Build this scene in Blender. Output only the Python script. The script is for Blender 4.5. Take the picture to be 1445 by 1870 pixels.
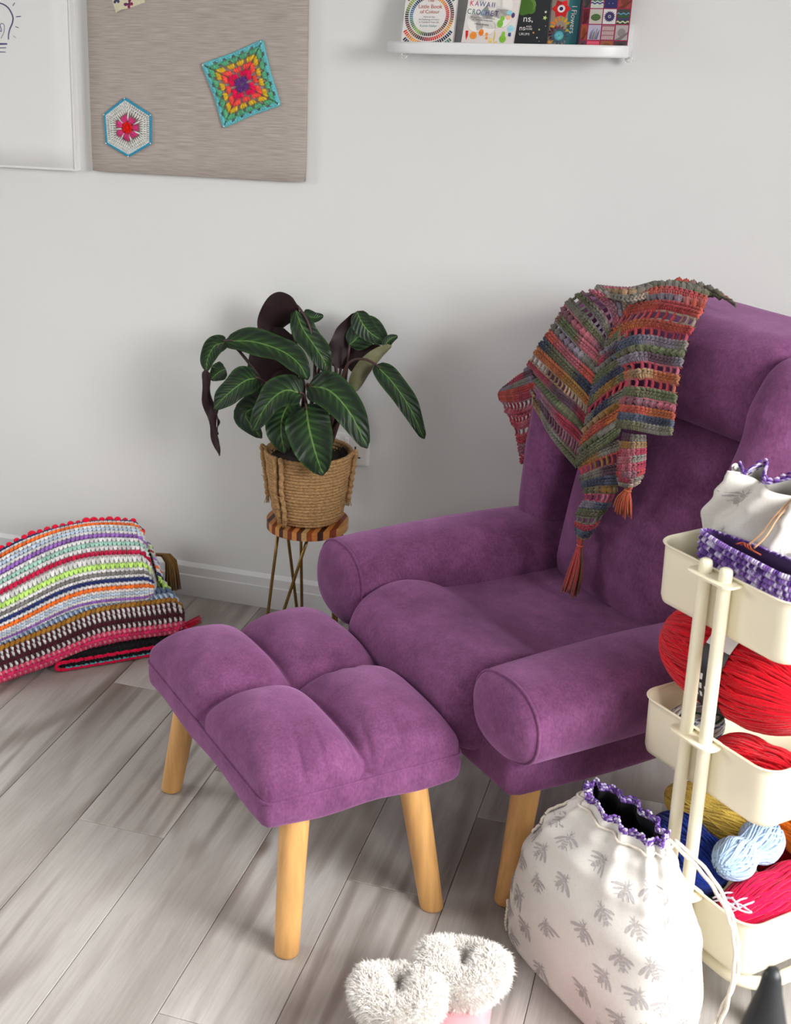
import bpy, bmesh, math, random
import numpy as np
from mathutils import Vector, Matrix, noise as mnoise
from math import sin, cos, pi, sqrt, radians, exp, atan2, floor as ffloor

for o in list(bpy.data.objects):
    bpy.data.objects.remove(o)
SC = bpy.context.scene
COL = SC.collection

# ------------------------------------------------------------------ camera
cam_d = bpy.data.cameras.new('camera')
cam = bpy.data.objects.new('camera', cam_d)
COL.objects.link(cam)
SC.camera = cam
CAM = Vector((0.0, -3.1945, 1.60))
_pi, _ro, _ya = radians(18.086), radians(0.569), radians(-19.331)
_fw = Vector((sin(_ya)*cos(_pi), cos(_ya)*cos(_pi), -sin(_pi)))
_ri = Vector((cos(_ya), -sin(_ya), 0))
_up = _ri.cross(_fw)
_R = _ri*cos(_ro) + _up*sin(_ro)
_U = _up*cos(_ro) - _ri*sin(_ro)
_M = Matrix((( _R.x, _U.x, -_fw.x), (_R.y, _U.y, -_fw.y), (_R.z, _U.z, -_fw.z)))
cam.matrix_world = Matrix.Translation(CAM) @ _M.to_4x4()
cam_d.sensor_fit = 'VERTICAL'
cam_d.sensor_height = 36.0
cam_d.lens = 36.0*2427.7/1870
cam_d.shift_x = (722.5-514.4)/1870
cam_d.shift_y = -(935-802.4)/1870
cam_d.clip_start = 0.02
cam_d.dof.use_dof = True
cam_d.dof.focus_distance = 2.75
cam_d.dof.aperture_fstop = 7.0

# ------------------------------------------------------------------ light
W = bpy.data.worlds.new('world')
SC.world = W
W.use_nodes = True
W.node_tree.nodes['Background'].inputs[0].default_value = (0.90, 0.95, 1.0, 1)
W.node_tree.nodes['Background'].inputs[1].default_value = 0.15
SC.view_settings.view_transform = 'Standard'
SC.view_settings.look = 'None'
SC.view_settings.gamma = 1.0
SC.view_settings.use_curve_mapping = False
SC.view_settings.exposure = 0.0

RX0, RX1, RY0, RZ = -3.3, 1.40, -4.7, 2.4      # room extents (back wall at y = 0)

def area(name, loc, rot, sx, sy, power, col=(1, 1, 1)):
    d = bpy.data.lights.new(name, 'AREA')
    d.shape = 'RECTANGLE'
    d.size, d.size_y, d.energy, d.color = sx, sy, power, col
    o = bpy.data.objects.new(name, d)
    o.location, o.rotation_euler = loc, rot
    COL.objects.link(o)
    return o
# daylight through the glazed door in the right wall, the window in the left wall and the window behind the camera
area('daylight_door', (RX1+1.10, -2.55, 2.45), (0, radians(50), 0), 2.6, 3.0, 650, (1.0, 1.0, 0.985))
area('daylight_window_left', (RX0-0.9, -1.6, 2.3), (0, radians(-62), 0), 2.0, 2.2, 130, (0.99, 1.0, 0.985))
area('daylight_window_front', (-1.0, RY0-0.9, 2.5), (radians(55), 0, 0), 3.0, 2.0, 55, (0.99, 1.0, 0.985))

# ------------------------------------------------------------------ helpers
rnd = random.Random(7)
def srgb(r, g, b):
    f = lambda c: (c/255/12.92) if c/255 <= 0.04045 else ((c/255+0.055)/1.055)**2.4
    return (f(r), f(g), f(b))

def new_mat(name):
    m = bpy.data.materials.new(name)
    m.use_nodes = True
    nt = m.node_tree
    return m, nt, nt.nodes['Principled BSDF']

def pmat(name, col, rough=0.6, var=0.08, scale=25.0, stretch=(1, 1, 1), bump=0.0, bscale=300.0, sheen=0.0,
         metal=0.0, spec=0.5, attr=False, bstretch=None, trans=0.0, detail=3.0, col2=None, coat=0.0):
    m, nt, b = new_mat(name)
    N, L = nt.nodes, nt.links
    tc = N.new('ShaderNodeTexCoord')
    mp = N.new('ShaderNodeMapping')
    mp.inputs['Scale'].default_value = stretch
    L.new(tc.outputs['Object'], mp.inputs['Vector'])
    if var or col2:
        nz = N.new('ShaderNodeTexNoise')
        nz.inputs['Scale'].default_value = scale
        nz.inputs['Detail'].default_value = detail
        L.new(mp.outputs[0], nz.inputs['Vector'])
        rp = N.new('ShaderNodeMapRange')
        rp.inputs['From Min'].default_value = 0.3
        rp.inputs['From Max'].default_value = 0.7
        if col2:
            mx = N.new('ShaderNodeMix'); mx.data_type = 'RGBA'
            mx.inputs[6].default_value = (*col, 1); mx.inputs[7].default_value = (*col2, 1)
            L.new(nz.outputs['Fac'], rp.inputs['Value'])
            L.new(rp.outputs[0], mx.inputs[0])
            L.new(mx.outputs[2], b.inputs['Base Color'])
        else:
            rp.inputs['To Min'].default_value = 1-var
            rp.inputs['To Max'].default_value = 1+var
            L.new(nz.outputs['Fac'], rp.inputs['Value'])
            mx = N.new('ShaderNodeVectorMath'); mx.operation = 'SCALE'
            if attr:
                at = N.new('ShaderNodeAttribute'); at.attribute_name = 'Col'
                L.new(at.outputs['Color'], mx.inputs[0])
            else:
                mx.inputs[0].default_value = col
            L.new(rp.outputs[0], mx.inputs['Scale'])
            L.new(mx.outputs[0], b.inputs['Base Color'])
    else:
        b.inputs['Base Color'].default_value = (*col, 1)
    b.inputs['Roughness'].default_value = rough
    b.inputs['Metallic'].default_value = metal
    b.inputs['Specular IOR Level'].default_value = spec
    if coat: b.inputs['Coat Weight'].default_value = coat
    if sheen:
        b.inputs['Sheen Weight'].default_value = sheen
        b.inputs['Sheen Roughness'].default_value = 0.4
    if trans:
        b.inputs['Transmission Weight'].default_value = trans
    if bump:
        n2 = N.new('ShaderNodeTexNoise')
        n2.inputs['Scale'].default_value = bscale
        n2.inputs['Detail'].default_value = 2.0
        if bstretch:
            m2 = N.new('ShaderNodeMapping'); m2.inputs['Scale'].default_value = bstretch
            L.new(tc.outputs['Object'], m2.inputs['Vector']); L.new(m2.outputs[0], n2.inputs['Vector'])
        else:
            L.new(tc.outputs['Object'], n2.inputs['Vector'])
        bp = N.new('ShaderNodeBump')
        bp.inputs['Strength'].default_value = bump
        bp.inputs['Distance'].default_value = 0.002
        L.new(n2.outputs['Fac'], bp.inputs['Height'])
        L.new(bp.outputs[0], b.inputs['Normal'])
    return m

def tag(o, label=None, cat=None, group=None, kind=None):
    if label: o['label'] = label
    if cat: o['category'] = cat
    if group: o['group'] = group
    if kind: o['kind'] = kind
    return o

def empty(name, loc=(0, 0, 0), rz=0.0):
    o = bpy.data.objects.new(name, None)
    o.empty_display_size = 0.05
    o.location = loc
    o.rotation_euler = (0, 0, rz)
    COL.objects.link(o)
    return o

def link(name, me, mat=None, parent=None):
    if mat is not None and not me.materials:
        for mm in (mat if isinstance(mat, (list, tuple)) else [mat]):
            me.materials.append(mm)
    o = bpy.data.objects.new(name, me)
    COL.objects.link(o)
    if parent is not None: o.parent = parent
    return o

def copy_tree(o, parent=None):
    c = o.copy(); COL.objects.link(c); c.parent = parent
    for ch in list(o.children): copy_tree(ch, c)
    return c

class MB:
    """collects vertices, faces and face colours of ONE mesh"""
    def __init__(self): self.v, self.f, self.c, self.m = [], [], [], []; self.usec = False
    def add(self, vs, fs, col=None, mi=0):
        n = len(self.v)
        self.v.extend(tuple(p) for p in vs)
        self.f.extend(tuple(i+n for i in f) for f in fs)
        if col is not None: self.usec = True
        cc = col if col is not None else (0.8, 0.8, 0.8)
        self.c.extend([cc]*len(fs)); self.m.extend([mi]*len(fs))
        return self
    def tube(self, pts, r, n=6, closed=False, caps=True, col=None, mi=0, flat=1.0, upv=None):
        pts = [Vector(p) for p in pts]; k = len(pts)
        rs = r if isinstance(r, (list, tuple)) else [r]*k
        vs, fs = [], []
        prev = None
        for i in range(k):
            a = pts[i-1] if (i > 0 or closed) else pts[i]
            b = pts[(i+1) % k] if (i < k-1 or closed) else pts[i]
            t = (b-a)
            if t.length < 1e-9: t = Vector((0, 0, 1))
            t.normalize()
            if prev is None:
                ref = Vector(upv) if upv is not None else (Vector((0, 0, 1)) if abs(t.z) < 0.9 else Vector((1, 0, 0)))
                nn = (ref - t*ref.dot(t)).normalized()
            else:
                nn = prev - t*prev.dot(t)
                nn = nn.normalized() if nn.length > 1e-6 else t.orthogonal().normalized()
            prev = nn
            bb = t.cross(nn)
            for j in range(n):
                an = 2*pi*j/n
                vs.append(pts[i] + nn*(cos(an)*rs[i]*flat) + bb*(sin(an)*rs[i]))
        for i in range(k if closed else k-1):
            i2 = (i+1) % k
            for j in range(n):
                j2 = (j+1) % n
                fs.append((i*n+j, i*n+j2, i2*n+j2, i2*n+j))
        if caps and not closed:
            fs.append(tuple(range(n-1, -1, -1)))
            fs.append(tuple((k-1)*n+j for j in range(n)))
        return self.add(vs, fs, col, mi)
    def ball(self, c, r, n=8, m=5, col=None, sc=(1, 1, 1), mi=0, rot=None):
        c = Vector(c); vs = [c+ (rot@Vector((0,0,r*sc[2])) if rot else Vector((0, 0, r*sc[2])))]
        for i in range(1, m):
            th = pi*i/m
            for j in range(n):
                ph = 2*pi*j/n
                p = Vector((r*sc[0]*sin(th)*cos(ph), r*sc[1]*sin(th)*sin(ph), r*sc[2]*cos(th)))
                vs.append(c+(rot@p if rot else p))
        vs.append(c-(rot@Vector((0,0,r*sc[2])) if rot else Vector((0, 0, r*sc[2]))))
        fs = []
        for j in range(n): fs.append((0, 1+j, 1+(j+1) % n))
        for i in range(m-2):
            for j in range(n):
                a = 1+i*n+j; b = 1+i*n+(j+1) % n
                fs.append((a, a+n, b+n, b))
        e = len(vs)-1
        for j in range(n): fs.append((1+(m-2)*n+j, e, 1+(m-2)*n+(j+1) % n))
        return self.add(vs, fs, col, mi)
    def grid(self, fn, na, nb, closed_a=False, closed_b=False, col=None, mi=0, cf=None):
        vs = [fn(i/(na if closed_a else na-1), j/(nb if closed_b else nb-1)) for i in range(na) for j in range(nb)]
        fs, cs = [], []
        for i in range(na if closed_a else na-1):
            for j in range(nb if closed_b else nb-1):
                i2, j2 = (i+1) % na, (j+1) % nb
                fs.append((i*nb+j, i2*nb+j, i2*nb+j2, i*nb+j2))
                if cf: cs.append(cf((i+.5)/na, (j+.5)/nb))
        self.add(vs, fs, col, mi)
        if cf: self.c[-len(fs):] = cs; self.usec = True
        return self
    def box(self, x0, x1, y0, y1, z0, z1, col=None, mi=0):
        vs = [(x, y, z) for x in (x0, x1) for y in (y0, y1) for z in (z0, z1)]
        fs = [(0, 1, 3, 2), (4, 6, 7, 5), (0, 4, 5, 1), (2, 3, 7, 6), (0, 2, 6, 4), (1, 5, 7, 3)]
        return self.add(vs, fs, col, mi)
    def rbox(self, c, s, r, n=8, deform=None, col=None, mi=0, pw=2.0):
        """rounded box: centre c, full size s, edge radius r, n cells a side"""
        c = Vector(c); h = [s[0]/2, s[1]/2, s[2]/2]
        rr = [min(r, x) for x in h] if not isinstance(r, (list, tuple)) else list(r)
        idx, vs, fs = {}, [], []
        def edge(t, i):
            L = h[i]; q = rr[i]; 
            k = 2*t-1
            # denser near the rounded ends
            return L*(sin(k*pi/2)*0.5 + k*0.5)
        def vert(i, j, k):
            key = (i, j, k)
            if key in idx: return idx[key]
            p = [edge(i/n, 0), edge(j/n, 1), edge(k/n, 2)]
            q = [max(-(h[a]-rr[a]), min(h[a]-rr[a], p[a])) for a in range(3)]
            d = [(p[a]-q[a])/rr[a] if rr[a] > 0 else 0 for a in range(3)]
            l = (abs(d[0])**pw+abs(d[1])**pw+abs(d[2])**pw)**(1/pw)
            if l > 1e-9:
                m_ = max(abs(x) for x in d)
                d = [x/l*m_ for x in d]
            w = Vector((q[0]+d[0]*rr[0], q[1]+d[1]*rr[1], q[2]+d[2]*rr[2]))
            w += c
            if deform: w = Vector(deform(w))
            idx[key] = len(vs); vs.append(w); return idx[key]
        for a in range(n):
            for b in range(n):
                fs.append((vert(a, b, 0), vert(a, b+1, 0), vert(a+1, b+1, 0), vert(a+1, b, 0)))
                fs.append((vert(a, b, n), vert(a+1, b, n), vert(a+1, b+1, n), vert(a, b+1, n)))
                fs.append((vert(a, 0, b), vert(a+1, 0, b), vert(a+1, 0, b+1), vert(a, 0, b+1)))
                fs.append((vert(a, n, b), vert(a, n, b+1), vert(a+1, n, b+1), vert(a+1, n, b)))
                fs.append((vert(0, a, b), vert(0, a, b+1), vert(0, a+1, b+1), vert(0, a+1, b)))
                fs.append((vert(n, a, b), vert(n, a+1, b), vert(n, a+1, b+1), vert(n, a, b+1)))
        return self.add(vs, fs, col, mi)
    def lathe(self, prof, n=32, c=(0, 0, 0), col=None, mi=0, wob=None):
        c = Vector(c); k = len(prof)
        vs = []
        for (r, z) in prof:
            for j in range(n):
                a = 2*pi*j/n
                rr = r*(1+(wob(a, z) if wob else 0))
                vs.append(c+Vector((rr*cos(a), rr*sin(a), z)))
        fs = [(i*n+j, i*n+(j+1) % n, (i+1)*n+(j+1) % n, (i+1)*n+j) for i in range(k-1) for j in range(n)]
        return self.add(vs, fs, col, mi)
    def build(self, name, mat, parent=None, smooth=True, sharp=None, recalc=False):
        me = bpy.data.meshes.new(name)
        me.from_pydata([tuple(p) for p in self.v], [], self.f)
        if self.usec:
            ca = me.color_attributes.new('Col', 'FLOAT_COLOR', 'CORNER')
            arr = []
            for f, c in zip(self.f, self.c):
                arr.extend((c[0], c[1], c[2], 1.0)*len(f))
            ca.data.foreach_set('color', arr)
        mats = mat if isinstance(mat, (list, tuple)) else [mat]
        for mm in mats: me.materials.append(mm)
        if len(mats) > 1: me.polygons.foreach_set('material_index', self.m)
        if recalc:
            bm = bmesh.new(); bm.from_mesh(me)
            bmesh.ops.recalc_face_normals(bm, faces=bm.faces); bm.to_mesh(me); bm.free()
        if smooth:
            me.polygons.foreach_set('use_smooth', [True]*len(me.polygons))
            if sharp: me.set_sharp_from_angle(angle=radians(sharp))
        me.update()
        return link(name, me, None, parent)

def bezier(pts, n):
    """Catmull-Rom through points"""
    P = [Vector(p) for p in pts]; P = [2*P[0]-P[1]]+P+[2*P[-1]-P[-2]]
    out = []; m = len(P)-3
    for i in range(n):
        t = i/(n-1)*m; k = min(int(t), m-1); t -= k
        a, b, c, d = P[k:k+4]
        out.append(0.5*((2*b)+(c-a)*t+(2*a-5*b+4*c-d)*t*t+(3*b-a-3*c+d)*t**3))
    return out
def lerp(a, b, t): return a+(b-a)*t
def sstep(a, b, x):
    t = max(0, min(1, (x-a)/(b-a))); return t*t*(3-2*t)
def cr1(tab, x):
    """smooth lookup in a table of (x, y)"""
    if x <= tab[0][0]: return tab[0][1]
    for (x0, y0), (x1, y1) in zip(tab, tab[1:]):
        if x <= x1:
            t = (x-x0)/(x1-x0); t = t*t*(3-2*t); return y0+(y1-y0)*t
    return tab[-1][1]
def at(x, y, Y):
    """world point at depth Y that the photograph shows at (x, y)"""
    d = _R*((x-514.4)/2427.7)-_U*((y-802.4)/2427.7)+_fw
    return CAM+d*((Y-CAM.y)/d.y)
def at_z(x, y, z):
    d = _R*((x-514.4)/2427.7)-_U*((y-802.4)/2427.7)+_fw
    return CAM+d*((z-CAM.z)/d.z)
def text_faces(body, size, align='CENTER'):
    cu = bpy.data.curves.new('txt', 'FONT')
    cu.body = body; cu.size = size; cu.align_x = align; cu.resolution_u = 3
    ob = bpy.data.objects.new('txt', cu)
    me = bpy.data.meshes.new_from_object(ob)
    vs = [v.co.copy() for v in me.vertices]; fs = [tuple(p.vertices) for p in me.polygons]
    bpy.data.objects.remove(ob); bpy.data.curves.remove(cu); bpy.data.meshes.remove(me)
    return vs, fs
def disc(c, r, n=14, sx=1.0, sy=1.0, a0=0.0):
    return [(c[0]+r*sx*cos(a0+2*pi*i/n), c[1]+r*sy*sin(a0+2*pi*i/n)) for i in range(n)]
# ------------------------------------------------------------------ materials of the room
M_wall = pmat('wall_paint', (0.75, 0.755, 0.75), 0.85, 0.012, 1.5, bump=0.05, bscale=250)
M_wall2 = pmat('low_bounce_wall_paint', (0.47, 0.47, 0.46), 0.85, 0.012, 1.5)  # invented darker tone for the unseen left and front walls, cuts bounce light
M_ceil = pmat('ceiling_paint', (0.82, 0.82, 0.81), 0.9, 0.01, 2)
M_trim = pmat('white_gloss_trim', (0.78, 0.79, 0.80), 0.35, 0.01, 5)
M_plastic_w = pmat('white_plastic', (0.80, 0.80, 0.80), 0.3, 0.0)
M_frame = pmat('window_frame_white', (0.75, 0.75, 0.75), 0.4, 0.0)

def plank_material():
    m, nt, b = new_mat('grey_oak_plank')
    N, L = nt.nodes, nt.links
    tc = N.new('ShaderNodeTexCoord'); oi = N.new('ShaderNodeObjectInfo')
    off = N.new('ShaderNodeVectorMath'); off.operation = 'SCALE'
    cmb = N.new('ShaderNodeCombineXYZ')
    L.new(oi.outputs['Random'], cmb.inputs[0]); L.new(oi.outputs['Random'], cmb.inputs[1]); L.new(oi.outputs['Random'], cmb.inputs[2])
    L.new(cmb.outputs[0], off.inputs[0]); off.inputs['Scale'].default_value = 37.0
    ad = N.new('ShaderNodeVectorMath'); ad.operation = 'ADD'
    L.new(tc.outputs['Object'], ad.inputs[0]); L.new(off.outputs[0], ad.inputs[1])
    def noise(scale, st, det=3, rough=.55, dist=0.0):
        mp = N.new('ShaderNodeMapping'); mp.inputs['Scale'].default_value = st
        L.new(ad.outputs[0], mp.inputs['Vector'])
        n = N.new('ShaderNodeTexNoise'); n.inputs['Scale'].default_value = scale
        n.inputs['Detail'].default_value = det; n.inputs['Roughness'].default_value = rough
        n.inputs['Distortion'].default_value = dist
        L.new(mp.outputs[0], n.inputs['Vector']); return n.outputs['Fac']
    def rng(fac, a, b_, c, d):
        r = N.new('ShaderNodeMapRange'); r.inputs['From Min'].default_value = a; r.inputs['From Max'].default_value = b_
        r.inputs['To Min'].default_value = c; r.inputs['To Max'].default_value = d
        L.new(fac, r.inputs['Value']); return r.outputs[0]
    def mixc(fac, A, B):
        x = N.new('ShaderNodeMix'); x.data_type = 'RGBA'
        L.new(fac, x.inputs[0])
        if isinstance(A, tuple): x.inputs[6].default_value = (*A, 1)
        else: L.new(A, x.inputs[6])
        if isinstance(B, tuple): x.inputs[7].default_value = (*B, 1)
        else: L.new(B, x.inputs[7])
        return x.outputs[2]
    light, mid, dark = srgb(194, 189, 185), srgb(168, 161, 156), srgb(118, 107, 101)
    broad = rng(noise(3.2, (2.2, 0.55, 1), 2, .5, 0.4), .35, .65, 0, 1)
    col = mixc(broad, mid, light)
    # cathedral figure
    mp = N.new('ShaderNodeMapping'); mp.inputs['Scale'].default_value = (1.0, 0.13, 1)
    L.new(ad.outputs[0], mp.inputs['Vector'])
    wv = N.new('ShaderNodeTexWave'); wv.wave_type = 'RINGS'; wv.rings_direction = 'Z'
    wv.inputs['Scale'].default_value = 6.0; wv.inputs['Distortion'].default_value = 5.0
    wv.inputs['Detail'].default_value = 2.0; wv.inputs['Detail Scale'].default_value = 1.2
    L.new(mp.outputs[0], wv.inputs['Vector'])
    fig = N.new('ShaderNodeMath'); fig.operation = 'MULTIPLY'
    L.new(rng(wv.outputs['Fac'],   .55, 1.0, 0, .62), fig.inputs[0])
    L.new(rng(noise(2.4, (1.6, .5, 1), 2), .45, .62, 0.1, 1), fig.inputs[1])
    col = mixc(fig.outputs[0], col, dark)
    # fine grain
    g = rng(noise(60, (2.6, 0.14, 1), 4, .7), .42, .75, 0, .26)
    col = mixc(g, col, dark)
    g2 = rng(noise(85, (2.2, 0.10, 1), 3, .7), .55, .8, 0, .35)
    col = mixc(g2, col, srgb(206, 202, 198))
    # dark smudges and knots
    s = rng(noise(3.6, (1.9, .42, 1), 2, .5, .6), .55, .72, 0, .80)
    col = mixc(s, col, srgb(118, 104, 97))
    mpk = N.new('ShaderNodeMapping'); mpk.inputs['Scale'].default_value = (1.0, .5, 1)
    L.new(ad.outputs[0], mpk.inputs['Vector'])
    vo = N.new('ShaderNodeTexVoronoi'); vo.inputs['Scale'].default_value = 3.4
    L.new(mpk.outputs[0], vo.inputs['Vector'])
    kn = rng(vo.outputs['Distance'], .02, .075, .75, 0)
    col = mixc(kn, col, srgb(96, 80, 72))
    # plank to plank tone
    tone = rng(oi.outputs['Random'], 0, 1, .93, 1.06)
    sc = N.new('ShaderNodeVectorMath'); sc.operation = 'SCALE'
    L.new(col, sc.inputs[0]); L.new(tone, sc.inputs['Scale'])
    L.new(sc.outputs[0], b.inputs['Base Color'])
    b.inputs['Roughness'].default_value = 0.42
    b.inputs['Specular IOR Level'].default_value = 0.45
    bp = N.new('ShaderNodeBump'); bp.inputs['Strength'].default_value = .12; bp.inputs['Distance'].default_value = .002
    L.new(noise(60, (2.6, 0.10, 1), 4, .7), bp.inputs['Height']); L.new(bp.outputs[0], b.inputs['Normal'])
    return m
M_plank = plank_material()
M_joint = pmat('dark_plank_joint', srgb(92, 84, 78), 0.8, 0)

# ------------------------------------------------------------------ floor with planks
floor_o = MB().box(RX0-.1, RX1+.1, RY0-.1, 0.1, -0.06, -0.004).build('floor', M_joint, smooth=False)
tag(floor_o, kind='structure')
PW = 0.1928
_plank_me = {}
def plank(x0, x1, y0, y1):
    key = (round(x1-x0, 3), round(y1-y0, 3))
    if key not in _plank_me:
        w, l = key; w -= .0014; l -= .0014; bv = .0012
        mb = MB()
        mb.add([(-w/2, -l/2, -.004), (w/2, -l/2, -.004), (w/2, l/2, -.004), (-w/2, l/2, -.004),
                (-w/2, -l/2, -bv), (w/2, -l/2, -bv), (w/2, l/2, -bv), (-w/2, l/2, -bv),
                (-w/2+bv, -l/2+bv, 0), (w/2-bv, -l/2+bv, 0), (w/2-bv, l/2-bv, 0), (-w/2+bv, l/2-bv, 0)],
               [(0, 1, 5, 4), (1, 2, 6, 5), (2, 3, 7, 6), (3, 0, 4, 7), (4, 5, 9, 8), (5, 6, 10, 9), (6, 7, 11, 10), (7, 4, 8, 11), (8, 9, 10, 11)])
        o = mb.build('plank', M_plank, floor_o, smooth=False); _plank_me[key] = o.data
    else:
        o = link('plank', _plank_me[key], None, floor_o)
    o.location = ((x0+x1)/2, (y0+y1)/2, 0)
joint_y = {-5: -1.10, -4: -.832, -2: -1.10, -1: -.807, -3: -1.55, -6: -.55, 0: -.62, -7: -1.25, -8: -.8, 1: -1.0}
prr = random.Random(3)
for k in range(-17, 10):
    x0 = -.207+PW*k; x1 = x0+PW
    x0c, x1c = max(x0, RX0), min(x1, RX1)
    if x1c-x0c < .02: continue
    j0 = joint_y.get(k, -prr.uniform(.2, 1.2))
    ys = [0.0]
    y = j0
    while y > RY0+.05:
        ys.append(y); y -= 1.22
    ys.append(RY0)
    for a, b_ in zip(ys, ys[1:]): plank(x0c, x1c, b_, a)

# ------------------------------------------------------------------ walls, ceiling, windows, skirting
def struct(o): return tag(o, kind='structure')
T = .12
struct(MB().box(RX0-T, RX1+T, 0, T, -.06, RZ+.05).build('wall_back', M_wall, smooth=False))
def wall_with_hole(name, axis, pos, thick, a0, a1, h0, h1, z0, z1):
    """wall in the plane axis = pos with a rectangular opening (a from h0 to h1, z from z0 to z1)"""
    mb = MB(); p0, p1 = sorted((pos, pos+thick))
    def bx(a, b, c, d):
        if b-a < 1e-4 or d-c < 1e-4: return
        if axis == 'x': mb.box(p0, p1, a, b, c, d)
        else: mb.box(a, b, p0, p1, c, d)
    bx(a0, h0, -.06, RZ+.05); bx(h1, a1, -.06, RZ+.05); bx(h0, h1, -.06, z0); bx(h0, h1, z1, RZ+.05)
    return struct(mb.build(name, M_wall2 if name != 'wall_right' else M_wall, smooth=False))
wall_with_hole('wall_right', 'x', RX1, T, RY0-T, 0, -3.7, -1.35, 0.1, 2.2)
wall_with_hole('wall_left', 'x', RX0, -T, RY0-T, 0, -3.2, -1.0, .85, 2.15)
wall_with_hole('wall_front', 'y', RY0, -T, RX0-T, RX1+T, -2.4, .4, .85, 2.15)
struct(MB().box(RX0-T, RX1+T, RY0-T, T, RZ, RZ+.1).build('ceiling', M_ceil, smooth=False))
def window(name, axis, pos, a0, a1, z0, z1, n):
    mb = MB(); w = .05
    def bx(a, b, c, d):
        if axis == 'x': mb.box(pos-.03, pos+.03, a, b, c, d)
        else: mb.box(a, b, pos-.03, pos+.03, c, d)
    bx(a0, a1, z0, z0+w); bx(a0, a1, z1-w, z1)
    for i in range(n+1):
        a = lerp(a0, a1-w, i/n); bx(a, a+w, z0+w, z1-w)
    return struct(mb.build(name, M_frame, smooth=False))
window('window_1', 'x', RX1+.06, -3.7, -1.35, .1, 2.2, 2)
window('window_2', 'x', RX0-.06, -3.2, -1.0, .85, 2.15, 3)
window('window_3', 'y', RY0-.06, -2.4, .4, .85, 2.15, 3)
def skirting(name, pts):
    """moulded skirting: square lower board and a bevelled top band"""
    prof = [(0, 0), (.016, 0), (.016, .062), (.0125, .064), (.0125, .088), (.004, .097), (0, .097)]
    mb = MB()
    for (a, b) in zip(pts, pts[1:]):
        a, b = Vector(a), Vector(b); d = (b-a).normalized(); nrm = Vector((d.y, -d.x, 0))
        vs = [p+nrm*q[0]+Vector((0, 0, q[1])) for p in (a, b) for q in prof]
        k = len(prof)
        mb.add(vs, [(i, k+i, k+i+1, i+1) for i in range(k-1)]+[tuple(range(k)), tuple(range(2*k-1, k-1, -1))])
    return struct(mb.build(name, M_trim, smooth=False, recalc=True))
skirting('baseboard_back', [(RX0, 0, 0), (RX1, 0, 0)])
skirting('baseboard_left', [(RX0, RY0, 0), (RX0, 0, 0)])
skirting('baseboard_right', [(RX1, 0, 0), (RX1, -1.35, 0)])
# ------------------------------------------------------------------ armchair and footstool
E1 = Vector((sqrt(.5), -sqrt(.5), 0)); E2 = Vector((sqrt(.5), sqrt(.5), 0))
def uv(u, v, z=0): return E1*u+E2*v+Vector((0, 0, z))

def velvet():
    m, nt, b = new_mat('purple_velvet')
    N, L = nt.nodes, nt.links
    tc = N.new('ShaderNodeTexCoord')
    def noise(scale, st=(1, 1, 1), det=4, rough=.6):
        mp = N.new('ShaderNodeMapping'); mp.inputs['Scale'].default_value = st
        L.new(tc.outputs['Object'], mp.inputs['Vector'])
        n = N.new('ShaderNodeTexNoise'); n.inputs['Scale'].default_value = scale
        n.inputs['Detail'].default_value = det; n.inputs['Roughness'].default_value = rough
        L.new(mp.outputs[0], n.inputs['Vector']); return n.outputs['Fac']
    r1 = N.new('ShaderNodeMapRange'); r1.inputs['From Min'].default_value = .3; r1.inputs['From Max'].default_value = .7
    L.new(noise(16, (1, 1, 1), 5, .65), r1.inputs['Value'])
    mx = N.new('ShaderNodeMix'); mx.data_type = 'RGBA'
    L.new(r1.outputs[0], mx.inputs[0])
    mx.inputs[6].default_value = (.106, .030, .086, 1)
    mx.inputs[7].default_value = (.196, .064, .162, 1)
    r2 = N.new('ShaderNodeMapRange'); r2.inputs['From Min'].default_value = .3; r2.inputs['From Max'].default_value = .7
    r2.inputs['To Min'].default_value = .80; r2.inputs['To Max'].default_value = 1.20
    L.new(noise(230, (1, 1, .5), 2), r2.inputs['Value'])
    sc = N.new('ShaderNodeVectorMath'); sc.operation = 'SCALE'
    L.new(mx.outputs[2], sc.inputs[0]); L.new(r2.outputs[0], sc.inputs['Scale'])
    L.new(sc.outputs[0], b.inputs['Base Color'])
    b.inputs['Roughness'].default_value = .85
    b.inputs['Specular IOR Level'].default_value = .2
    b.inputs['Sheen Weight'].default_value = .42
    b.inputs['Sheen Roughness'].default_value = .55
    b.inputs['Sheen Tint'].default_value = (.72, .36, .70, 1)
    bp = N.new('ShaderNodeBump'); bp.inputs['Strength'].default_value = .25; bp.inputs['Distance'].default_value = .002
    ad = N.new('ShaderNodeMath'); ad.operation = 'ADD'
    L.new(noise(260), ad.inputs[0]); L.new(noise(28, (1, 1, 1), 3), ad.inputs[1])
    L.new(ad.outputs[0], bp.inputs['Height']); L.new(bp.outputs[0], b.inputs['Normal'])
    return m
M_velvet = velvet()
M_seam = pmat('purple_seam', (.095, .026, .11), .9, .1)
M_under = pmat('black_underlining', (.02, .02, .02), .9, 0)
M_leg = pmat('oiled_beech', srgb(206, 156, 96), .38, .13, 9, (9, 9, .7), bump=.08, bscale=60, bstretch=(6, 6, .4))
M_pad = pmat('dark_foot_pad', (.03, .02, .015), .7, 0)

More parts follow.
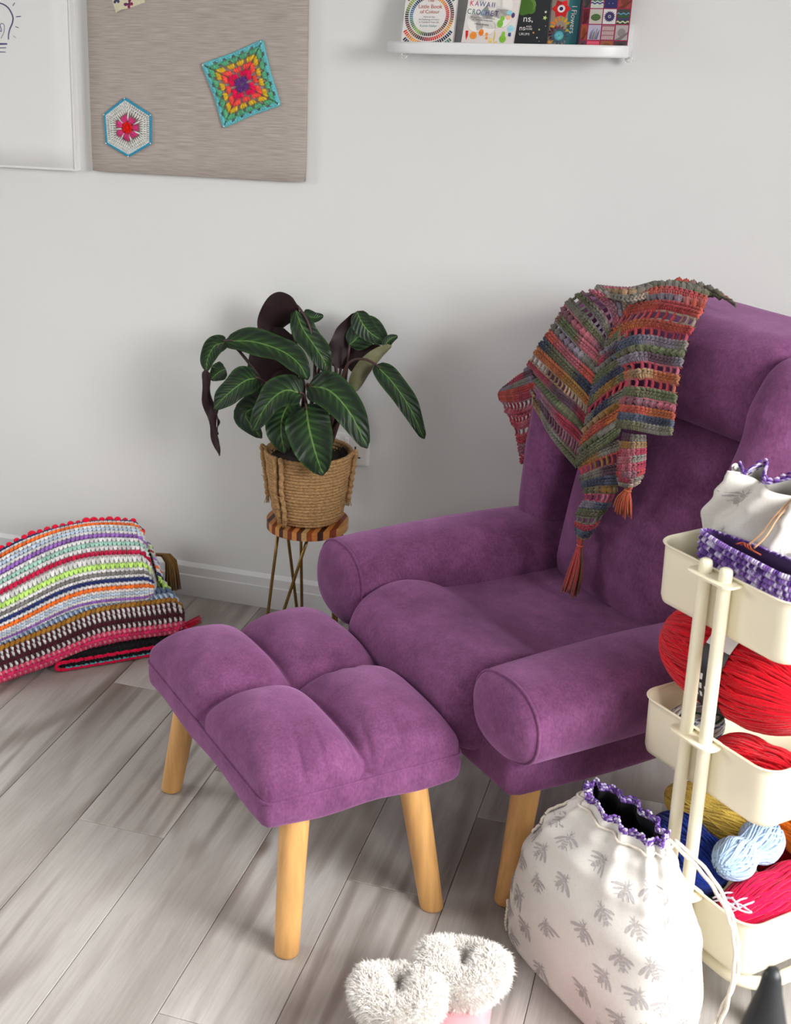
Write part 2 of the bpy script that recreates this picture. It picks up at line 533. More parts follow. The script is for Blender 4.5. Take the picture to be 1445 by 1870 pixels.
def leg(parent, top, bot, r0, r1):
    top, bot = Vector(top), Vector(bot)
    pts, rs = [], []
    for i in range(8):
        t = i/7
        pts.append(lerp(top, bot, t)); rs.append(lerp(r0, r1, t))
    d = (bot-top).normalized()
    pts += [bot+d*.004, bot+d*.006]; rs += [r1*.97, r1*.86]
    mb = MB()
    n = 20
    vs, fs = [], []
    for p, r in zip(pts, rs):
        for j in range(n): vs.append(p+Vector((cos(2*pi*j/n)*r, sin(2*pi*j/n)*r, 0)))
    k = len(pts)
    fs = [(i*n+j, (i+1)*n+j, (i+1)*n+(j+1) % n, i*n+(j+1) % n) for i in range(k-1) for j in range(n)]
    fs.append(tuple((k-1)*n+j for j in range(n))); fs.append(tuple(range(n-1, -1, -1)))
    o = mb.add(vs, fs).build('leg', M_leg, parent, sharp=50, recalc=True)
    z0 = pts[-1].z
    pd = MB().lathe([(0, -.0005), (r1*.8, 0), (r1*.84, .002), (r1*.84, .006), (0, .007)], 16, (pts[-1].x, pts[-1].y, 0))
    pd.build('foot_pad', M_pad, o)
    return o

# --- footstool
ouc, ovc = .213, -1.242
stool = empty('footstool', uv(ouc, ovc, 0), -pi/4)
tag(stool, 'purple velvet tufted footstool on four beech legs in front of the armchair', 'footstool')
HU, HV = .290, .197
ZS = .318            # seam height
def stool_base():
    mb = MB()
    def df(p):
        # slightly bulging boxing, a touch longer at the bottom corners
        k = 1+.02*(1-((p.z-.292)/.03)**2)
        return (p.x*k, p.y*k, p.z+.004*sin(p.x*23)+.003*sin(p.y*31+1))
    mb.rbox((0, 0, .290), (2*HU-.004, 2*HV-.004, .064), (.016, .016, .012), 18, df)
    return mb
stool_base().build('base_band', M_velvet, stool)
def hump(s, groove, p=3.2):
    # s: 0 at the tuft line, 1 at the outer seam
    g = 1-(1-min(s/.46, 1))**2.8
    a = groove+(1-groove)*g
    if s > .42:
        a *= max(0, 1-((s-.42)/.58)**p)**.5
    return a
def stool_cushion():
    N = 111
    def fn(a, b):
        x, y = 2*a-1, 2*b-1
        cl = lambda q: q if abs(q) > .9999 else math.copysign(abs(q)**1.5*.55+sin(abs(q)*pi/2)*.45, q)
        x, y = cl(x), cl(y)
        hx, hy = hump(abs(x), .46), hump(abs(y), .46)
        z = ZS+.092*hx*hy
        # rounded-corner plan, sides swelling over the seam
        r = .02
        X, Y = x*HU, y*HV
        f = max(abs(x), abs(y))
        sw = 1+.028*sstep(.02, .35, (z-ZS)/.092)*(1-hx*hy*.0)*sstep(.75, .98, f)*(1 if f < .999 else 0)
        dx, dy = max(0, abs(X)-(HU-r)), max(0, abs(Y)-(HV-r))
        l = sqrt(dx*dx+dy*dy)
        if dx > 0 and dy > 0 and l > 0:
            m_ = max(dx, dy); X = math.copysign(HU-r+dx/l*m_, X); Y = math.copysign(HV-r+dy/l*m_, Y)
        # pinch plan at ends of the tuft lines
        pin = .010*exp(-(x/.05)**2)*sstep(.7, 1, abs(y)); Y -= math.copysign(pin, Y)
        pin = .012*exp(-(y/.06)**2)*sstep(.7, 1, abs(x)); X -= math.copysign(pin, X)
        # pleats running in to the tuft lines
        z += .0018*sin(y*31+x*3)*exp(-((abs(x)-.09)/.06)**2)*sstep(.05, .3, abs(y))*sstep(-.2, .6, y)
        z += .004*mnoise.noise(Vector((x*2.2, y*2.2, 3.1)))
        for (q, wq, dq) in ((-.62, .030, .006), (-.42, .022, .005), (.34, .022, .004), (.06, .03, .005), (-.12, .025, .005)):
            z -= dq*exp(-((y-q-.25*(1-x))/wq)**2)*sstep(.62, .9, x)*(1 if x < .999 else 0)
            z -= dq*.7*exp(-((x-q*.9)/(wq*.8))**2)*sstep(-.6, -.9, y)*(1 if y > -.999 else 0)
        return Vector((X*sw, Y*sw, z))
    return MB().grid(fn, N, N)
stool_cushion().build('tufted_cushion', M_velvet, stool)
def ring_pts(hu, hv, r, z, n=10):
    pts = []
    for (sx, sy, a0) in ((1, 1, 0), (-1, 1, pi/2), (-1, -1, pi), (1, -1, 1.5*pi)):
        for i in range(n+1):
            a = a0+pi/2*i/n
            pts.append(Vector((sx*(hu-r)+r*cos(a), sy*(hv-r)+r*sin(a), z)))
    return pts
MB().tube(ring_pts(HU+.001, HV+.001, .018, ZS-.001), .0028, 6, closed=True).build('seam', M_velvet, stool)
MB().box(-HU+.03, HU-.03, -HV+.03, HV-.03, .258, .268).build('underside', M_under, stool, smooth=False)
for sx in (-1, 1):
    for sy in (-1, 1):
        leg(stool, (sx*.245, sy*.118, .268), (sx*.284, sy*.150, .0065), .0275, .0225)

# --- armchair
auc, avc = .265, -.62
chair = empty('armchair', uv(auc, avc, 0), -pi/4)
tag(chair, 'large purple velvet wingback armchair with bolster arms, a shawl over its back', 'armchair')
def loc(u, v, z): return Vector((u-auc, v-avc, z))
# base
def base_def(p):
    return (p.x, p.y, p.z+.004*sin(p.y*11))
MB().rbox(loc(.262, -.585, .296), (.634, .81, .108), (.022, .022, .02), 18, base_def).build('seat_base', M_velvet, chair)
MB().box(-.27, .27, -.33, .39, .246, .256).build('underside', M_under, chair, smooth=False)
# seat with rolled front edge: profile lofted across the width
seat_prof = [(-.40, .33), (-.42, .405), (-.48, .412), (-.60, .414), (-.70, .414), (-.78, .417), (-.815, .424), (-.84, .440), (-.875, .455), (-.925, .464),
             (-.975, .458), (-1.02, .438), (-1.047, .405), (-1.055, .37), (-1.045, .328), (-1.02, .295), (-.985, .278), (-.95, .272), (-.7, .30), (-.40, .31)]
def seat():
    P = bezier([(0, a, b) for a, b in seat_prof], 90)
    ua, ub = .035, .490
    mid_ = Vector((0, -.9, .36))
    def fn(a, b):
        t = 2*b-1
        t = sin(t*pi/2)*.5+t*.5
        p = P[min(int(a*90), 89)]
        u = (ua+ub)/2+t*(ub-ua)/2
        e = max(0, (abs(t)-.72)/.28)
        s = (1-e**2.6)**.45 if e < 1 else 0
        # only the roll is rounded at its ends
        front = sstep(-.78, -.86, p.y)
        k = lerp(1, .25+.75*s, front)
        y = mid_.y+(p.y-mid_.y)*k; z = mid_.z+(p.z-mid_.z)*k
        z += .004*mnoise.noise(Vector((u*9, p.y*9, 1)))*front
        return loc(u, y, z)
    return MB().grid(fn, 90, 41)
seat().build('seat_cushion', M_velvet, chair, recalc=True)
# bolster arms
def arm(side):
    """loft along the depth; side = -1 left (far) arm, +1 right (near) arm"""
    v0, v1 = -1.025, -.42
    def sect(v):
        t = (v-v0)/(v1-v0)
        hw = .098*(1+.06*sin(pi*min(1, t*1.15)))
        hh = (.088 if side < 0 else .075)*(1+.05*sin(pi*t))
        cz = (.426 if side < 0 else .420)+.004*sin(pi*t)
        return hw, hh, cz
    vs_list = []
    # front cap rings, then the body
    rings = [(0, .0), (0.0005, .25), (.0015, .5), (.004, .74), (.010, .88), (.020, .96), (.034, 1.0)]
    body = [.034+(v1-v0-.034)*i/26 for i in range(1, 27)]
    N = 40
    def pt(dv, sc, j):
        v = v0+dv
        hw, hh, cz = sect(v)
        a = 2*pi*j/N
        ca, sa = cos(a), sin(a)
        e = 2/2.35
        x = math.copysign(abs(ca)**e, ca)*hw*sc; z = math.copysign(abs(sa)**e, sa)*hh*sc
        z = z if z > 0 else z*1.02
        u = (.572 if side > 0 else -.046)+x - side*.012*(dv/.6)
        wr = .0022*mnoise.noise(Vector((u*14, v*14, z*14+side*5)))
        cv = -.012*(1-sc**2)      # bulging cap
        return loc(u+wr, v+cv+ .0, cz+z+wr)
    rows = [[pt(dv, sc, j) for j in range(N)] for dv, sc in rings]+[[pt(dv, 1.0, j) for j in range(N)] for dv in body]
    vs = [p for r in rows for p in r]
    K = len(rows)
    fs = [(i*N+j, i*N+(j+1) % N, (i+1)*N+(j+1) % N, (i+1)*N+j) for i in range(K-1) for j in range(N)]
    fs.append(tuple((K-1)*N+j for j in range(N)))
    o = MB().add(vs, fs).build('armrest', M_velvet, chair, recalc=True)
    sm = [pt(.020, .972, j)+Vector((0, 0, 0)) for j in range(N)]
    MB().tube(sm, .0028, 6, closed=True).build('seam', M_velvet, o)
    return o
arm(-1); arm(1)
# back: shell, wings, head and lumbar cushions
def wing_c(z):       # depth of the centre of a wing's rounded front edge against height
    return cr1([(.30, -.500), (.527, -.503), (.65, -.498), (.724, -.489), (.88, -.444), (.986, -.403), (1.06, -.375)], z)
def wing(side):
    K = 34
    sec = []          # section of a wing: rounded front, straight flanks, rounded back (x across, y depth)
    for i in range(15): a = pi+pi*i/14; sec.append((cos(a), sin(a), 0))
    for i in range(1, 6): sec.append((1, 0, i/6))
    for i in range(15): a = pi*i/14; sec.append((cos(a), sin(a), 1))
    for i in range(1, 6): sec.append((-1, 0, 1-i/6))
    N = len(sec)
    rows = []
    for i in range(K+1):
        t = i/K
        z = lerp(.33, .998, 1-(1-t)**1.5)
        e = max(0, (z-.945)/.055)
        k = sqrt(max(0.0, 1-min(1, e)**2.2))
        r = .052*(.25+.75*k)
        dep = cr1([(.33, .20), (.6, .17), (.9, .14), (1.01, .12)], z)
        cu = (-.030 if side < 0 else .560)
        cv = wing_c(z)
        row = []
        for (x, y, q) in sec:
            wr = .002*mnoise.noise(Vector((x*2+side, z*12, y)))
            row.append(loc(cu+x*r, cv+y*r*.95+q*dep+(1-k)*.02*(1-2*q)+wr, z))
        rows.append(row)
    vs = [p for r in rows for p in r]
    fs = [(i*N+j, i*N+(j+1) % N, (i+1)*N+(j+1) % N, (i+1)*N+j) for i in range(K) for j in range(N)]
    fs.append(tuple(range(N))); fs.append(tuple(K*N+j for j in range(N)))
    return MB().add(vs, fs).build('wing', M_velvet, chair, recalc=True)
wing(-1); wing(1)
def lean(v0, z):    # backward lean
    return v0+max(0, z-.45)*.215
def cushion(name, u0, u1, z0, z1, vf, dep, bulge, n=26, pinch=.0):
    def df(p):
        x = (p.x-(u0+u1)/2)/((u1-u0)/2); zz = (p.z-(z0+z1)/2)/((z1-z0)/2)
        front = sstep(.0, 1, (vf+dep/2-p.y)/(dep/2))
        b = bulge*(1-abs(x)**2.6)*(1-abs(zz)**2.6)*front
        w = .003*mnoise.noise(Vector((p.x*11, p.z*11, 2)))
        q = Vector((p.x, lean(p.y, p.z)-b+w, p.z))
        return loc(q.x, q.y, q.z)
    return MB().rbox(((u0+u1)/2, vf+dep/2, (z0+z1)/2), (u1-u0, dep, z1-z0), (.05, .055, .045), n, df).build(name, M_velvet, chair, recalc=True)
cushion('lumbar_cushion', .046, .488, .385, .835, -.528, .20, .045)
cushion('head_cushion', .010, .520, .812, 1.020, -.535, .235, .026)
def shell_df(p): return loc(p.x, lean(p.y, p.z), p.z)
MB().rbox((.265, -.335, .645), (.56, .12, .70), (.05, .05, .05), 16, shell_df).build('back_shell', M_velvet, chair, recalc=True)
for su in (-1, 1):
    for (vt, vb) in ((-.90, -.955), (-.27, -.215)):
        leg(chair, loc(.265+su*.248, vt, .256), loc(.265+su*.278, vb, .0065), .028, .0225)
# ------------------------------------------------------------------ things on the wall
M_yarn = pmat('yarn', (1, 1, 1), .9, .22, 420, attr=True, bump=.35, bscale=900, spec=.15, sheen=.25)
M_print = pmat('printed_ink', (1, 1, 1), .55, .03, 60, attr=True, spec=.3)
M_ink = pmat('purple_marker', srgb(78, 58, 112), .6, .1, 200)
M_wb = pmat('whiteboard_enamel', (.80, .80, .80), .22, .01, 3)
M_steel = pmat('steel', (.6, .6, .6), .3, 0, metal=1)
M_pin = pmat('pearl_pin', (.85, .85, .85), .25, 0)
def linen():
    m, nt, b = new_mat('taupe_slub_fabric')
    N, L = nt.nodes, nt.links
    tc = N.new('ShaderNodeTexCoord')
    def nz(sc, st, d=3):
        mp = N.new('ShaderNodeMapping'); mp.inputs['Scale'].default_value = st
        L.new(tc.outputs['Object'], mp.inputs['Vector'])
        n = N.new('ShaderNodeTexNoise'); n.inputs['Scale'].default_value = sc; n.inputs['Detail'].default_value = d
        L.new(mp.outputs[0], n.inputs['Vector']); return n.outputs['Fac']
    r = N.new('ShaderNodeMapRange'); r.inputs['From Min'].default_value = .36; r.inputs['From Max'].default_value = .64
    L.new(nz(1.0, (16, 1, 800), 3), r.inputs['Value'])
    mx = N.new('ShaderNodeMix'); mx.data_type = 'RGBA'
    mx.inputs[6].default_value = (*srgb(160, 149, 142), 1); mx.inputs[7].default_value = (*srgb(188, 178, 171), 1)
    L.new(r.outputs[0], mx.inputs[0])
    L.new(mx.outputs[2], b.inputs['Base Color']); b.inputs['Roughness'].default_value = .9
    b.inputs['Specular IOR Level'].default_value = .15
    bp = N.new('ShaderNodeBump'); bp.inputs['Strength'].default_value = .2; bp.inputs['Distance'].default_value = .001
    L.new(nz(1.0, (20, 1, 700), 2), bp.inputs['Height']); L.new(bp.outputs[0], b.inputs['Normal'])
    return m
M_linen = linen()

# --- fabric pin board
bw, bh = .590, .60
board = empty('pin_board', (-1.355, -.011, 1.180))
tag(board, 'taupe fabric covered pin board on the wall', 'pin board')
MB().rbox((0, 0, bh/2), (bw, .022, bh), (.006, .006, .006), 8).build('fabric_panel', M_linen, board)

# --- whiteboard
wbx1, wbw = -1.6955, .60
wb = empty('whiteboard', (wbx1-wbw/2, -.011, 1.180))
tag(wb, 'whiteboard with a drawn light bulb, beside the pin board', 'whiteboard')
MB().rbox((0, 0, .30), (wbw, .022, .60), (.0015, .0015, .0015), 6).build('panel', M_wb, wb, smooth=True)
fr = MB(); t_ = .004
fr.box(-wbw/2-.001, wbw/2+.001, -.0125, .011, -.001, t_); fr.box(-wbw/2-.001, wbw/2+.001, -.0125, .011, .60-t_, .601)
fr.box(-wbw/2-.001, -wbw/2+t_, -.0125, .011, t_, .60-t_); fr.box(wbw/2-t_, wbw/2+.001, -.0125, .011, t_, .60-t_)
fr.build('frame', M_plastic_w, wb, smooth=False)
def wbp(x, y):    # drawing coordinates (photo pixels) to the board face
    return Vector((-1.9065+.00164*x-(wbx1-wbw/2), 0, 1.6068-.00137*y-1.180))
def stroke(mb, pts, w, n=24):
    P = bezier([wbp(*p) for p in pts], n)
    w = w*1.25; rs = [w*(.75+.25*sin(pi*i/(n-1))) for i in range(n)]
    vs, fs = [], []
    for i, p in enumerate(P):
        a, b_ = P[max(0, i-1)], P[min(n-1, i+1)]
        t = (b_-a).normalized(); nn = Vector((-t.z, 0, t.x))
        vs += [p+nn*rs[i]+Vector((0, -.0114, 0)), p-nn*rs[i]+Vector((0, -.0114, 0))]
    fs = [(2*i, 2*i+1, 2*i+3, 2*i+2) for i in range(n-1)]
    mb.add(vs, fs)
dr = MB()
for s_ in (1, -1):
    f = lambda L_: [(-3+s_*(x+3), y) for x, y in L_]
    stroke(dr, f([(-3, 7), (8, 7), (20, 15), (27, 30), (26, 41), (21, 52), (18, 62), (17, 72)]), .0016, 40)
    stroke(dr, f([(28, 11), (32, 5)]), .0009, 4); stroke(dr, f([(32.5, 30.5), (42, 29.5)]), .0010, 4)
    stroke(dr, f([(30.5, 48), (37, 50.5)]), .0008, 4); stroke(dr, f([(25.5, 64.5), (31, 69)]), .0005, 4)
stroke(dr, [(3.5, 70), (9, 60), (11, 48), (8, 43), (4, 45), (2, 53), (4, 58), (5.5, 54), (2, 46), (-3, 44), (-8, 50), (-9, 57), (-5, 56), (-6, 46), (-11, 44), (-15, 52), (-11, 70)], .0008, 60)
stroke(dr, [(-21, 80.5), (-5, 80.5), (14.5, 80)], .0020, 10); stroke(dr, [(-18, 87.5), (0, 87.5), (12.5, 87)], .0010, 8); stroke(dr, [(-16, 95), (0, 95), (11, 95)], .0010, 8)
dr.build('marker_drawing', M_ink, wb, smooth=False)

# --- crochet granny square pinned to the board
CROC = {'purple': srgb(105, 55, 135), 'pink': srgb(238, 22, 88), 'coral': srgb(255, 88, 78), 'yellow': srgb(226, 184, 52), 'green': srgb(95, 178, 135), 'teal': srgb(108, 194, 204)}
def granny(name, corners, y0, label):
    TL, TR, BR, BL = [Vector((x, 0, z)) for x, z in corners]
    cen = (TL+TR+BR+BL)/4
    o = empty(name, (cen.x, y0, cen.z)); tag(o, label, 'crochet square')
    def mp(a, b, d=0.0):     # a right, b up in [-1, 1]; sides sag slightly inwards
        sag = .97+.03*max(abs(a), abs(b))*1.0
        ia, ib = (a+1)/2, (b+1)/2
        # concave sides
        p = (BL*(1-ia)+BR*ia)*(1-ib)+(TL*(1-ia)+TR*ia)*ib
        k = 1-.045*(1-min(abs(a), abs(b))/max(1e-6, max(abs(a), abs(b))))*max(abs(a), abs(b))
        p = cen+(p-cen)*k
        return Vector((p.x-cen.x, -d, p.z-cen.z))
    rings = ['purple', 'pink', 'coral', 'yellow', 'green', 'teal']
    rad = [0, .19, .36, .52, .68, .835, .97]
    gr = random.Random(5)
    def fan(mb, base, tops, c, r):
        for k, t in enumerate(tops):
            f_ = gr.uniform(.82, 1.1); cc = tuple(x*f_ for x in c)
            m_ = ((base[0]*.35+t[0]*.65)+(t[0]-tops[1][0])*.18, (base[1]*.35+t[1]*.65)+(t[1]-tops[1][1])*.18)
            mb.tube([mp(base[0]+(t[0]-base[0])*.08+ (t[0]-tops[1][0])*.35, base[1]+(t[1]-base[1])*.08+(t[1]-tops[1][1])*.35, .002), mp(*m_, .0052), mp(*t, .0025)], [r*.75, r*1.15, r*.85], 6, col=cc)
    for k, cn in enumerate(rings, 1):
        mb = MB(); c = CROC[cn]; r0, r1 = rad[k-1], rad[k]; R_ = .0036
        if k == 1:
            for q in range(4):
                a = pi/4+q*pi/2
                d = (cos(a), sin(a)); pe = (-d[1], d[0])
                fan(mb, (d[0]*.06, d[1]*.06), [(d[0]*.22+pe[0]*s*.09, d[1]*.22+pe[1]*s*.09) for s in (-1, 0, 1)], c, R_)
            mb.tube([mp(.07*cos(a), .07*sin(a), .003) for a in [i*pi/6 for i in range(12)]], .0025, 6, closed=True, col=c)
        else:
            n = k
            for side in range(4):
                ca, sa = cos(side*pi/2), sin(side*pi/2)
                rt = lambda a, b: (a*ca-b*sa, a*sa+b*ca)
                for i in range(n):
                    # clusters along a side, the end ones leaning into the corners
                    tt = (i-(n-1)/2)/((n-1)/2) if n > 1 else 0
                    fr_ = (i-(n-1)/2)*2/n; ctop = fr_*r1*.97; cbase = fr_*r0*1.02
                    wdt = r1/n*.52
                    tops = [rt(ctop+s*wdt+(tt*.03 if abs(tt) > .99 else 0), r1*(1.0)) for s in (-1, 0, 1)]
                    fan(mb, rt(cbase, r0*1.0+.015), tops, c, R_*(1.0 if k < 6 else .95))
                if k >= 5:
                    L_ = [rt(-r1+2*r1*j/40, r1+.004*sin(j*1.9)) for j in range(41)]
                    mb.tube([mp(*p, .003) for p in L_], .0022 if k == 5 else .0034, 6, col=tuple(x*.95 for x in c))
        mb.build('round', M_yarn, o)
    for (a, b) in ((-.96, .96), (.94, .96), (.96, -.95), (-.95, -.96)):
        MB().ball(mp(a, b, .0070), .0019, 8, 6).build('pin_head', M_pin, o)
    return o
granny('granny_square', [(-1.3325, 1.459), (-1.1703, 1.5204), (-1.1221, 1.3665), (-1.2746, 1.3055)], -.0225, 'rainbow crochet granny square with teal border pinned to the board')

# --- crochet hexagon
def hexagon():
    hv = [(-1.5457, 1.3706), (-1.4729, 1.3308), (-1.4745, 1.2596), (-1.5392, 1.2235), (-1.6026, 1.2543), (-1.6063, 1.3276)]
    cen = Vector((-1.5405, 0, 1.2965))
    o = empty('crochet_hexagon', (cen.x, -.0225, cen.z))
    tag(o, 'white crochet hexagon with pink flower and blue edge pinned to the board', 'crochet hexagon')
    V = [Vector((x-cen.x, 0, z-cen.z)) for x, z in hv]
    def rim(s):      # s in 0..6 around the outline
        i = int(s) % 6; return V[i].lerp(V[(i+1) % 6], s-int(s))
    def P(s, f, d=0): p = rim(s % 6)*f; return Vector((p.x, -d, p.z))
    gr = random.Random(2)
    wt = srgb(228, 228, 224)
    mb = MB()
    for (n, f0, f1) in ((7, .50, .68), (9, .64, .80), (12, .78, .94)):
        for i in range(6*n):
            s = i/n+.02
            f_ = gr.uniform(.8, 1.05); c = tuple(x*f_ for x in wt)
            mb.tube([P(s, f0, .0018), P(s+.01, (f0+f1)/2, .0042), P(s, f1, .0018)], [.0014, .0024, .0016], 5, col=c)
        mb.tube([P(i/10, f1-.02, .003) for i in range(60)], .0016, 5, closed=True, col=wt)
    # white spokes between the petals
    for q in range(7):
        s = q*6/7+.15
        mb.tube([P(s, .26, .003), P(s, .38, .0045), P(s, .52, .003)], .0022, 5, col=wt)
    mb.build('white_rounds', M_yarn, o)
    mp_ = MB()
    for q in range(7):
        s = q*6/7+.15+6/14
        for k in (-1, 0, 1):
            f_ = gr.uniform(.8, 1.1); c = tuple(x*f_ for x in srgb(214, 62, 126))
            mp_.tube([P(s+k*.10, .20, .003), P(s+k*.16, .33, .0055), P(s+k*.17, .46, .003)], [.003, .0048, .003], 6, col=c)
    mp_.build('petal_round', M_yarn, o)
    mr = MB()
    for i in range(10):
        a = 2*pi*i/10
        mr.ball((cos(a)*.0105, -.0045, sin(a)*.0115), .0044, 6, 4, col=tuple(x*gr.uniform(.8, 1.1) for x in srgb(236, 30, 10)))
    mr.ball((0, -.004, 0), .008, 8, 5, col=srgb(228, 24, 8), sc=(1, .5, 1))
    mr.build('flower_centre', M_yarn, o)
    me_ = MB()
    bl = srgb(52, 152, 186)
    me_.tube([P(i/14, .975, .003) for i in range(84)], .0034, 6, closed=True, col=bl)
    for i in range(6*13):
        me_.tube([P(i/13, .93, .003), P(i/13+.05, 1.0, .005)], .0017, 5, col=tuple(x*gr.uniform(.8, 1.15) for x in bl))
    me_.build('blue_edging', M_yarn, o)
    for i in range(6): MB().ball(P(i, .99, .0070), .0018, 8, 6).build('pin_head', M_pin, o)
hexagon()

# --- printed fabric swatch with butterflies
def swatch():
    o = empty('fabric_swatch', (-1.535, -.0222, 1.60))
    tag(o, 'cream fabric swatch printed with a purple butterfly at the top of the pin board', 'fabric swatch')
    a = Vector((-1.5653, 0, 1.5771)); ux = (Vector((-1.4875, 0, 1.6026))-a); L_ = ux.length; ux.normalize(); uz = Vector((-ux.z, 0, ux.x))
    def P(s, t, d=0):
        curl = .006*exp(-((s-.018)/.014)**2)*exp(-t/.01)
        p = a+ux*s+uz*t; return Vector((p.x+1.535, -.0006-d-curl, p.z-1.60))
    nx = 40; top = .075
    def fn(i, j):
        s = i*.085
        zig = .0011*(1 if int(round(i*39)) % 2 else -1)
        t0 = zig+ (.0025*exp(-((s-.018)/.013)**2))
        return P(s, lerp(t0, top, j))
    cr = srgb(214, 206, 178)
    MB().grid(fn, nx, 10, col=cr, cf=lambda i, j: tuple(x*(1+.08*mnoise.noise(Vector((i*14, j*11, 0)))) for x in cr)).build('cloth', M_print, o)
    pr = MB()
    def poly(pts, c, d=.0006):
        pr.add([P(x, y, d) for x, y in pts], [tuple(range(len(pts)))], c)
    def butterfly(cx_, cy_, s, ang, c1, c2):
        ca, sa = cos(ang), sin(ang)
        def T(pts): return [(cx_+s*(x*ca-y*sa), cy_+s*(x*sa+y*ca)) for x, y in pts]
        for sg in (1, -1):
            poly(T([(0, 0), (sg*.3, .55), (sg*.75, .85), (sg*1.0, .6), (sg*.85, .15), (sg*.3, -.02)]), c1)
            poly(T([(0, -.02), (sg*.45, -.05), (sg*.75, -.3), (sg*.65, -.65), (sg*.3, -.75), (sg*.08, -.4)]), c2)
            poly(T([(sg*.2, .12), (sg*.45, .42), (sg*.7, .5), (sg*.55, .2)]), c2, .0008)
        poly(T([(-.05, .25), (.05, .25), (.06, -.4), (-.06, -.4)]), (.01, .01, .02), .001)
    butterfly(.042, .010, .0125, .45, srgb(96, 42, 92), srgb(140, 40, 86))
    butterfly(.012, .030, .012, -.2, srgb(34, 44, 84), srgb(52, 62, 104))
    butterfly(.066, .045, .012, .2, srgb(60, 70, 110), srgb(120, 60, 110))
    for k in range(5): poly([(.02+.011*k, .03+.006*(k % 2)), (.028+.011*k, .031+.006*(k % 2)), (.028+.011*k, .0325+.006*(k % 2)), (.02+.011*k, .0315+.006*(k % 2))], srgb(150, 138, 112))
    pr.build('butterfly_print', M_print, o, smooth=False)
swatch()

# --- double socket
M_slot = pmat('black_slot', (.01, .01, .01), .6, 0)
so = empty('wall_socket', (-.9485, 0, .4915)); tag(so, 'white double wall socket behind the potted plant', 'socket')
MB().rbox((0, -.0045, 0), (.146, .009, .086), (.004, .004, .004), 8).build('face_plate', M_plastic_w, so)
for sx in (-.0365, .0365):
    for (a_, b_, c_, d_) in ((-.002, .002, .0025, .0105), (-.0142, -.0078, -.0215, -.0175), (.0078, .0142, -.0215, -.0175)):
        MB().box(sx+a_, sx+b_, -.0094, -.008, c_, d_).build('pin_slot', M_slot, so, smooth=False)
    MB().rbox((sx*.35, -.0105, .024), (.011, .005, .018), .002, 4).build('rocker_switch', M_plastic_w, so)
for sx in (-.0603, .0603):
    MB().lathe([(0, -.0005), (.003, -.0005), (.0034, 0)], 12).build('screw', M_slot, so)
    scr = so.children[-1]; scr.rotation_euler = (radians(90), 0, 0); scr.location = (sx, -.0091, 0)

# --- picture ledge
lx0, lx1 = -.8315, -.2920
ledge = empty('picture_ledge', ((lx0+lx1)/2, 0, 1.4975)); tag(ledge, 'white narrow picture ledge holding books on the wall', 'shelf')
hw = (lx1-lx0)/2
MB().rbox((0, -.006, .035), (2*hw-.006, .012, .07), .0012, 4).build('back_plate', M_trim, ledge)
MB().rbox((0, -.0575, .0065), (2*hw-.004, .099, .013), .0012, 4).build('shelf_board', M_trim, ledge)
MB().rbox((0, -.1135, .0132), (2*hw, .013, .0264), .0012, 4).build('front_lip', M_trim, ledge)
M_clear = pmat('clear_acrylic', (.95, .95, .95), .08, 0, trans=.92)
for sx in (-hw+.018, hw-.006):
    cb = MB().lathe([(0, 0), (.007, 0), (.0085, -.003), (.0085, -.009), (.006, -.013), (0, -.013)], 16)
    c_ = cb.build('clear_bumper', M_clear, ledge); c_.location = (sx, -.03, 0)
# ------------------------------------------------------------------ books on the ledge
M_pages = pmat('book_pages', srgb(214, 206, 208), .8, .05, 200, (1, 40, 1))
def book(label, x0, x1, yb, h, t, cover, tilt=15.0, roll=0.0, spine=None):
    """a book leaning on the wall, cover to the room; returns an adder for flat print on the cover"""
    w = x1-x0
    o = empty('book', (x0, yb, 1.5108)); o.rotation_euler = (radians(-tilt), radians(roll), 0)
    tag(o, label, 'book', 'craft books on the picture ledge')
    mc = pmat('book_cover', cover, .35, .03, 30, spec=.4)
    cv = MB(); cv.box(0, w, 0, .0018, 0, h); cv.box(0, w, t-.0018, t, 0, h); cv.box(0, .0018, .0018, t-.0018, 0, h)
    cover_o = cv.build('cover', mc, o, smooth=False)
    MB().box(.002, w-.0012, .0018, t-.0018, .0012, h-.0012).build('pages', M_pages, o, smooth=False)
    pr = MB()
    def poly(pts, c, d=.0003): pr.add([(x, -d, z) for x, z in pts], [tuple(range(len(pts)))], c)
    def txt(body, x, z, size, c, d=.0007, align='CENTER', ang=0.0, sx=1.0):
        vs, fs = text_faces(body, size, align)
        ca, sa = cos(ang), sin(ang)
        pr.add([(x+(v.x*sx)*ca-v.y*sa, -d, z+(v.x*sx)*sa+v.y*ca) for v in vs], fs, c)
    def done(): pr.build('cover_print', M_print, cover_o, smooth=False)
    return poly, txt, done, w, h
br = random.Random(11)
wht = srgb(232, 228, 226)
